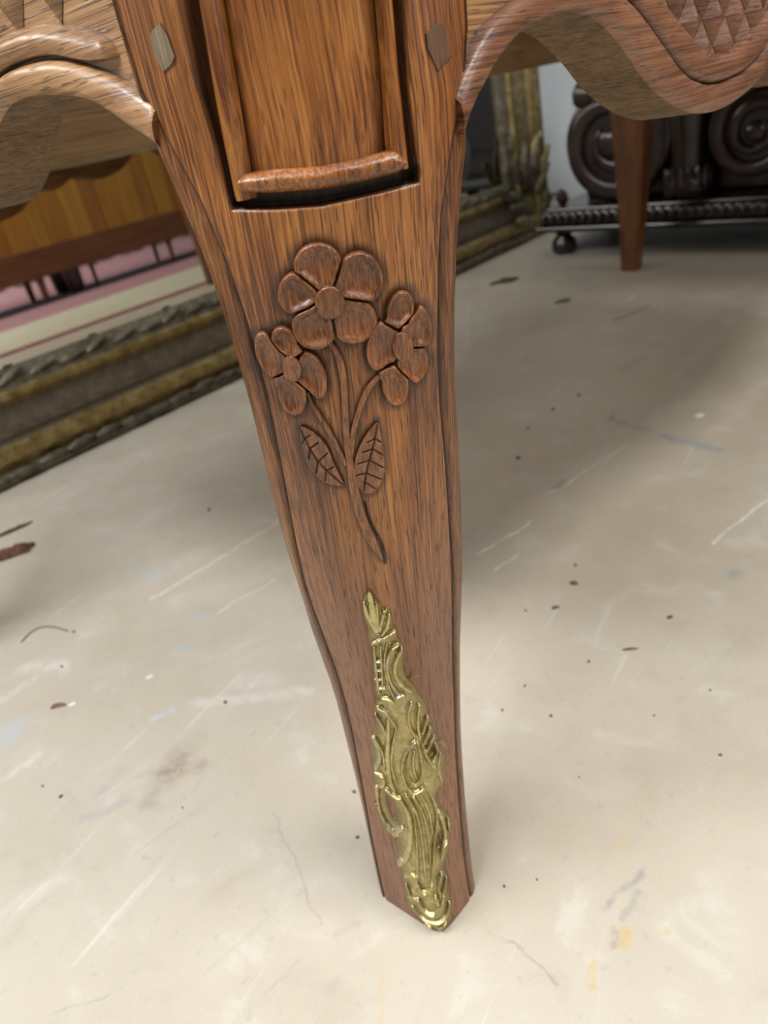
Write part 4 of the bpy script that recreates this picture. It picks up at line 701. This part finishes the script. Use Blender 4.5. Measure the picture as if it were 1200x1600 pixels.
# ================================================================ WHAT THE MIRROR REFLECTS: carpet and sideboard beyond the table's long side
def rug():
    RG = empty('striped_carpet', ab2w(0, 0, 0), (0, 0, ROOM)); tag(RG, 'cream and pink striped carpet seen in the mirror, in front of and under the sideboard', 'carpet')
    cr, pk, rd, dk = (.60, .57, .42), (.46, .25, .27), (.36, .13, .13), (.055, .035, .04)
    bands = [(-.065, -.125, rd, 'red_stripe'), (-.125, -.70, cr, 'cream_band'), (-.70, -1.16, pk, 'rose_stripe'), (-1.16, -1.50, dk, 'dark_stripe'), (-1.50, -4.6, pk, 'pink_field')]
    for y1, y0, c, nm in bands:
        V, F = box(1.0, 4.05, y0, y1, .0, .006); m_ = simple('carpet_'+nm, tuple(v*.85 for v in c), tuple(v*1.1 for v in c), 60, .95, 0, .5); mk(nm, V, F, m_, RG, False, None)
rug()
def sideboard():
    SB = empty('orange_sideboard', ab2w(2.9, -1.25, .006), (0, 0, ROOM)); tag(SB, 'honey-coloured plank-fronted sideboard on short legs, seen in the mirror', 'sideboard')
    tones = [(.40, .175, .024), (.43, .20, .028), (.36, .15, .022), (.45, .215, .03), (.33, .13, .02)]
    ms = [simple('honey_plank', tuple(v*.8 for v in c), tuple(v*1.15 for v in c), 1, .4, 0, 0, .3, sc3=(40, 40, 3)) for c in tones]; mb = simple('russet_rail', (.13, .045, .015), (.19, .07, .022), 1, .45, 0, 0, .2, sc3=(4, 40, 40))
    x = -1.75; k = 0
    while x < .90:
        wd = .10+.05*((k*7) % 3)/2; V, F = box(x, min(x+wd, .94)-.004, -.02, .0, .29, .95); mk('plank', V, F, ms[k % 5], SB, False, None); x += wd; k += 1
    V, F = box(-1.78, .95, -.26, -.02, .16, .95); mk('carcass', V, F, mb, SB, False, None)
    V, F = box(-1.80, .97, -.03, .012, .135, .29); o = mk('bottom_rail', V, F, mb, SB, False, None); bevel(o, .006)
    V, F = box(-1.84, 1.0, -.30, .03, .95, .99); o = mk('top_board', V, F, mb, SB, False, None); bevel(o, .006)
    for x, w_, m_ in ((-1.70, .022, mb), (-1.04, .022, mb), (-.84, .052, M_dk), (-.70, .014, M_dk), (-.12, .016, mb), (.35, .022, mb), (.88, .022, mb)):
        V, F = lathe([(w_*.7, 0), (w_*.8, .02), (w_, .13), (w_, .145)], 12, (x, -.04, 0)); mk('leg', V, F, m_, SB, True, None)
        V, F = lathe([(w_*.7, 0), (w_*.8, .02), (w_, .13), (w_, .165)], 12, (x, -.22, 0)); mk('leg', V, F, m_, SB, True, None)
sideboard()
m_pb = simple('pale_block_stone', (.36, .37, .30), (.48, .48, .40), 60, .7)
for k in range(13):
    V, F = box(-.045, .045, -.03, .03, 0, .085+.02*(k % 3)); o = bevel(mk('pale_block', V, F, m_pb, None, False, None, loc=ab2w(2.0+k*.15, -2.55-.05*(k % 2), .006)), .012); o.rotation_euler = (0, 0, ROOM+.1*(k % 3))
    tag(o, 'small pale grey block in the row under the sideboard, seen in the mirror', 'block', 'pale blocks behind the sideboard')
# dark wardrobe reflected at the right of the mirror
WB = empty('dark_wardrobe', ab2w(4.2, -.35, 0), (0, 0, ROOM)); tag(WB, 'dark wardrobe with panelled doors beyond the carved stand, seen in the mirror', 'wardrobe')
m_w = simple('blackened_wood', (.010, .010, .012), (.022, .022, .026), 20, .45)
V, F = box(0, .5, -1.0, 1.1, .08, 1.9); bevel(mk('body', V, F, m_w, WB, False, None), .008)
for y in (-.97, .07):
    V, F = box(-.03, 0, y, y+1.0, .12, 1.86); d_ = bevel(mk('door', V, F, m_w, WB, False, None), .006); V, F = box(-.045, -.03, y+.12, y+.88, .25, 1.7); bevel(mk('door_panel', V, F, m_w, d_, False, None), .01)
for x, y in ((.05, -.95), (.45, -.95), (.05, 1.05), (.45, 1.05)):
    V, F = lathe([(.03, 0), (.045, .02), (.04, .08)], 16, (x, y, 0)); mk('foot', V, F, m_w, WB, True, None)

# ================================================================ DEBRIS on the floor
def scrap(name, x, y, L, Wd, H, ang, mat, seed, label, cat, group=None, curl=0.0):
    r = random.Random(seed); n = 11; V = []; out = []
    for i in range(n):
        t = 2*math.pi*i/n; k = 1+r.uniform(-.28, .28); out.append((math.cos(t)*L*.5*k, math.sin(t)*Wd*.5*k))
    for s, z in ((1, 0), (1.0, H*.45), (.75, H*.85), (.3, H)):
        for i, (p, q) in enumerate(out): V.append((p*s, q*s, z*(1+r.uniform(-.2, .2))+curl*(p/L*2)**2*(1 if z else .6)))
    F = grid_faces(4, n, True); F += [tuple(range(n))[::-1], tuple(range(3*n, 4*n))]
    o = mk(name, V, F, mat, None, False, None, loc=(x, y, .0)); o.rotation_euler = (0, 0, ang); return tag(o, label, cat, group)
m_grit = simple('dark_grit', (.13, .11, .09), (.23, .20, .16), 300, .8); m_leafd = simple('dry_leaf', (.10, .045, .03), (.22, .11, .075), 120, .8); m_wht = simple('white_chip', (.75, .74, .70), (.85, .84, .80), 120, .6)
m_brn = simple('brown_chip', (.12, .06, .05), (.25, .15, .12), 200, .7); m_grn = simple('dark_green_scrap', (.05, .055, .03), (.10, .10, .06), 100, .8)
scrap('dry_leaf', -.665, .868, .062, .030, .012, .25, m_leafd, 1, 'crumpled reddish brown scrap of leaf at the left edge of the floor', 'leaf', curl=.006)
scrap('leaf_crumb', -.64, .885, .022, .014, .008, .9, m_leafd, 2, 'small brown crumb beside the crumpled scrap of leaf', 'crumb')
scrap('wood_chip', -.446, .402, .022, .008, .003, .0, m_brn, 3, 'dark brown rectangular wood chip on the left of the floor', 'chip')
scrap('pale_chip', -.425, .400, .011, .007, .002, .2, m_wht, 4, 'pale chip touching the brown wood chip', 'chip')
scrap('pale_chip', -.328, .4254, .010, .006, .002, .5, m_wht, 5, 'tiny white chip left of the leg, below the blue spot', 'chip')
scrap('pale_chip', .6305, .8893, .018, .014, .004, .1, m_wht, 6, 'bright white chip at the right, above the grey-blue streak', 'chip')
scrap('twig', .2755, .298, .022, .003, .0025, -.15, m_brn, 7, 'thin straight brown twig lying right of the leg', 'twig')
scrap('twig', -.70, .973, .075, .008, .006, .6, m_grn, 8, 'dark twig at the left edge, behind the crumpled leaf', 'twig')
scrap('dark_scrap', .572, 2.206, .10, .05, .010, .1, m_grn, 9, 'dark green scrap on the floor near the mirror frame', 'scrap')
scrap('dark_scrap', .655, 1.824, .045, .022, .008, .1, m_grit, 10, 'dark oval scrap in front of the far back leg', 'scrap')
scrap('red_crumb', .3418, .3411, .009, .005, .0025, .3, m_brn, 11, 'reddish brown crumb right of the leg, above the twig', 'crumb')
scrap('dark_crumb', .2549, .4484, .012, .006, .004, -.7, m_grit, 12, 'dark slanted crumb, higher of the two right of the leg', 'crumb')
scrap('dark_crumb', .2161, .4038, .012, .005, .003, .05, m_grit, 13, 'dark flat crumb, lower of the two right of the leg', 'crumb')
SPK = ['small speck of grit above the brown wood chip at the left', 'round brown speck left of the leg, below the blue spot', 'dark speck under the leg\'s left edge, nearest the mirror frame', 'speck of grit left of the grey-brown stain', 'speck beside the left edge of the foot, upper of two', 'speck beside the left edge of the foot, lower of two', 'smallest speck near the grey-brown stain, farther left', 'speck of grit left of the thin twig, level with it', 'upper left of four specks right of the brass mount\'s top', 'left speck of the pair right of the brass mount', 'right speck of the pair right of the brass mount', 'small speck just right of the foot', 'speck at the far right, level with the lower half of the brass mount', 'faint speck close to the leg\'s right edge below the white scratch', 'faint speck between the twig and the far right speck', 'faint speck behind the curved fibre at the left', 'faint speck touching the left side of the lower dark crumb', 'faint bluish speck above the slanted dark crumb', 'second small speck right of the foot, farther from it']
for i, (x, y, s) in enumerate([(-.4646, .4875, .006), (-.218, .3445, .0075), (-.30, .8961, .010), (-.3957, .2401, .006), (-.0658, .1659, .006), (-.0655, .11, .005), (-.423, .262, .004), (.223, .2911, .0055), (.1412, .2716, .005), (.1077, .2403, .005), (.1566, .2176, .0055), (.0608, .0298, .004), (.299, .1233, .005), (.078, .402, .006), (.26, .19, .004), (-.47, .57, .007), (.178, .41, .005), (.27, .49, .007), (.09, .03, .003), (.33, .21, .0045), (.16, .13, .003), (-.25, .19, .003), (.40, 1.05, .010), (.33, .98, .009), (.28, .86, .011), (.47, 1.10, .010), (.30, 2.0, .02), (.25, 1.7, .016)]):
    scrap('grit_speck', x, y, s*.7, s*.55, s*.4, i*1.3, m_grit if i % 3 else m_brn, 30+i, SPK[i] if i < len(SPK) else 'faint tiny speck of grit on the cream floor', 'grit', 'specks of grit on the floor')
# curved fibre
P = chaikin([(-.55, .57), (-.54, .60), (-.515, .60), (-.48, .575)], 2); V = []
for p in P:
    for k in range(5): t = k*2*math.pi/5; V.append((p[0]+.0009*math.cos(t), p[1]+.0009*math.sin(t)*.7, .001+.0009*math.sin(t)))
tag(mk('fibre', V, grid_faces(len(P), 5, True), m_brn, None, True, None), 'thin curved brown fibre on the floor at the left', 'fibre')
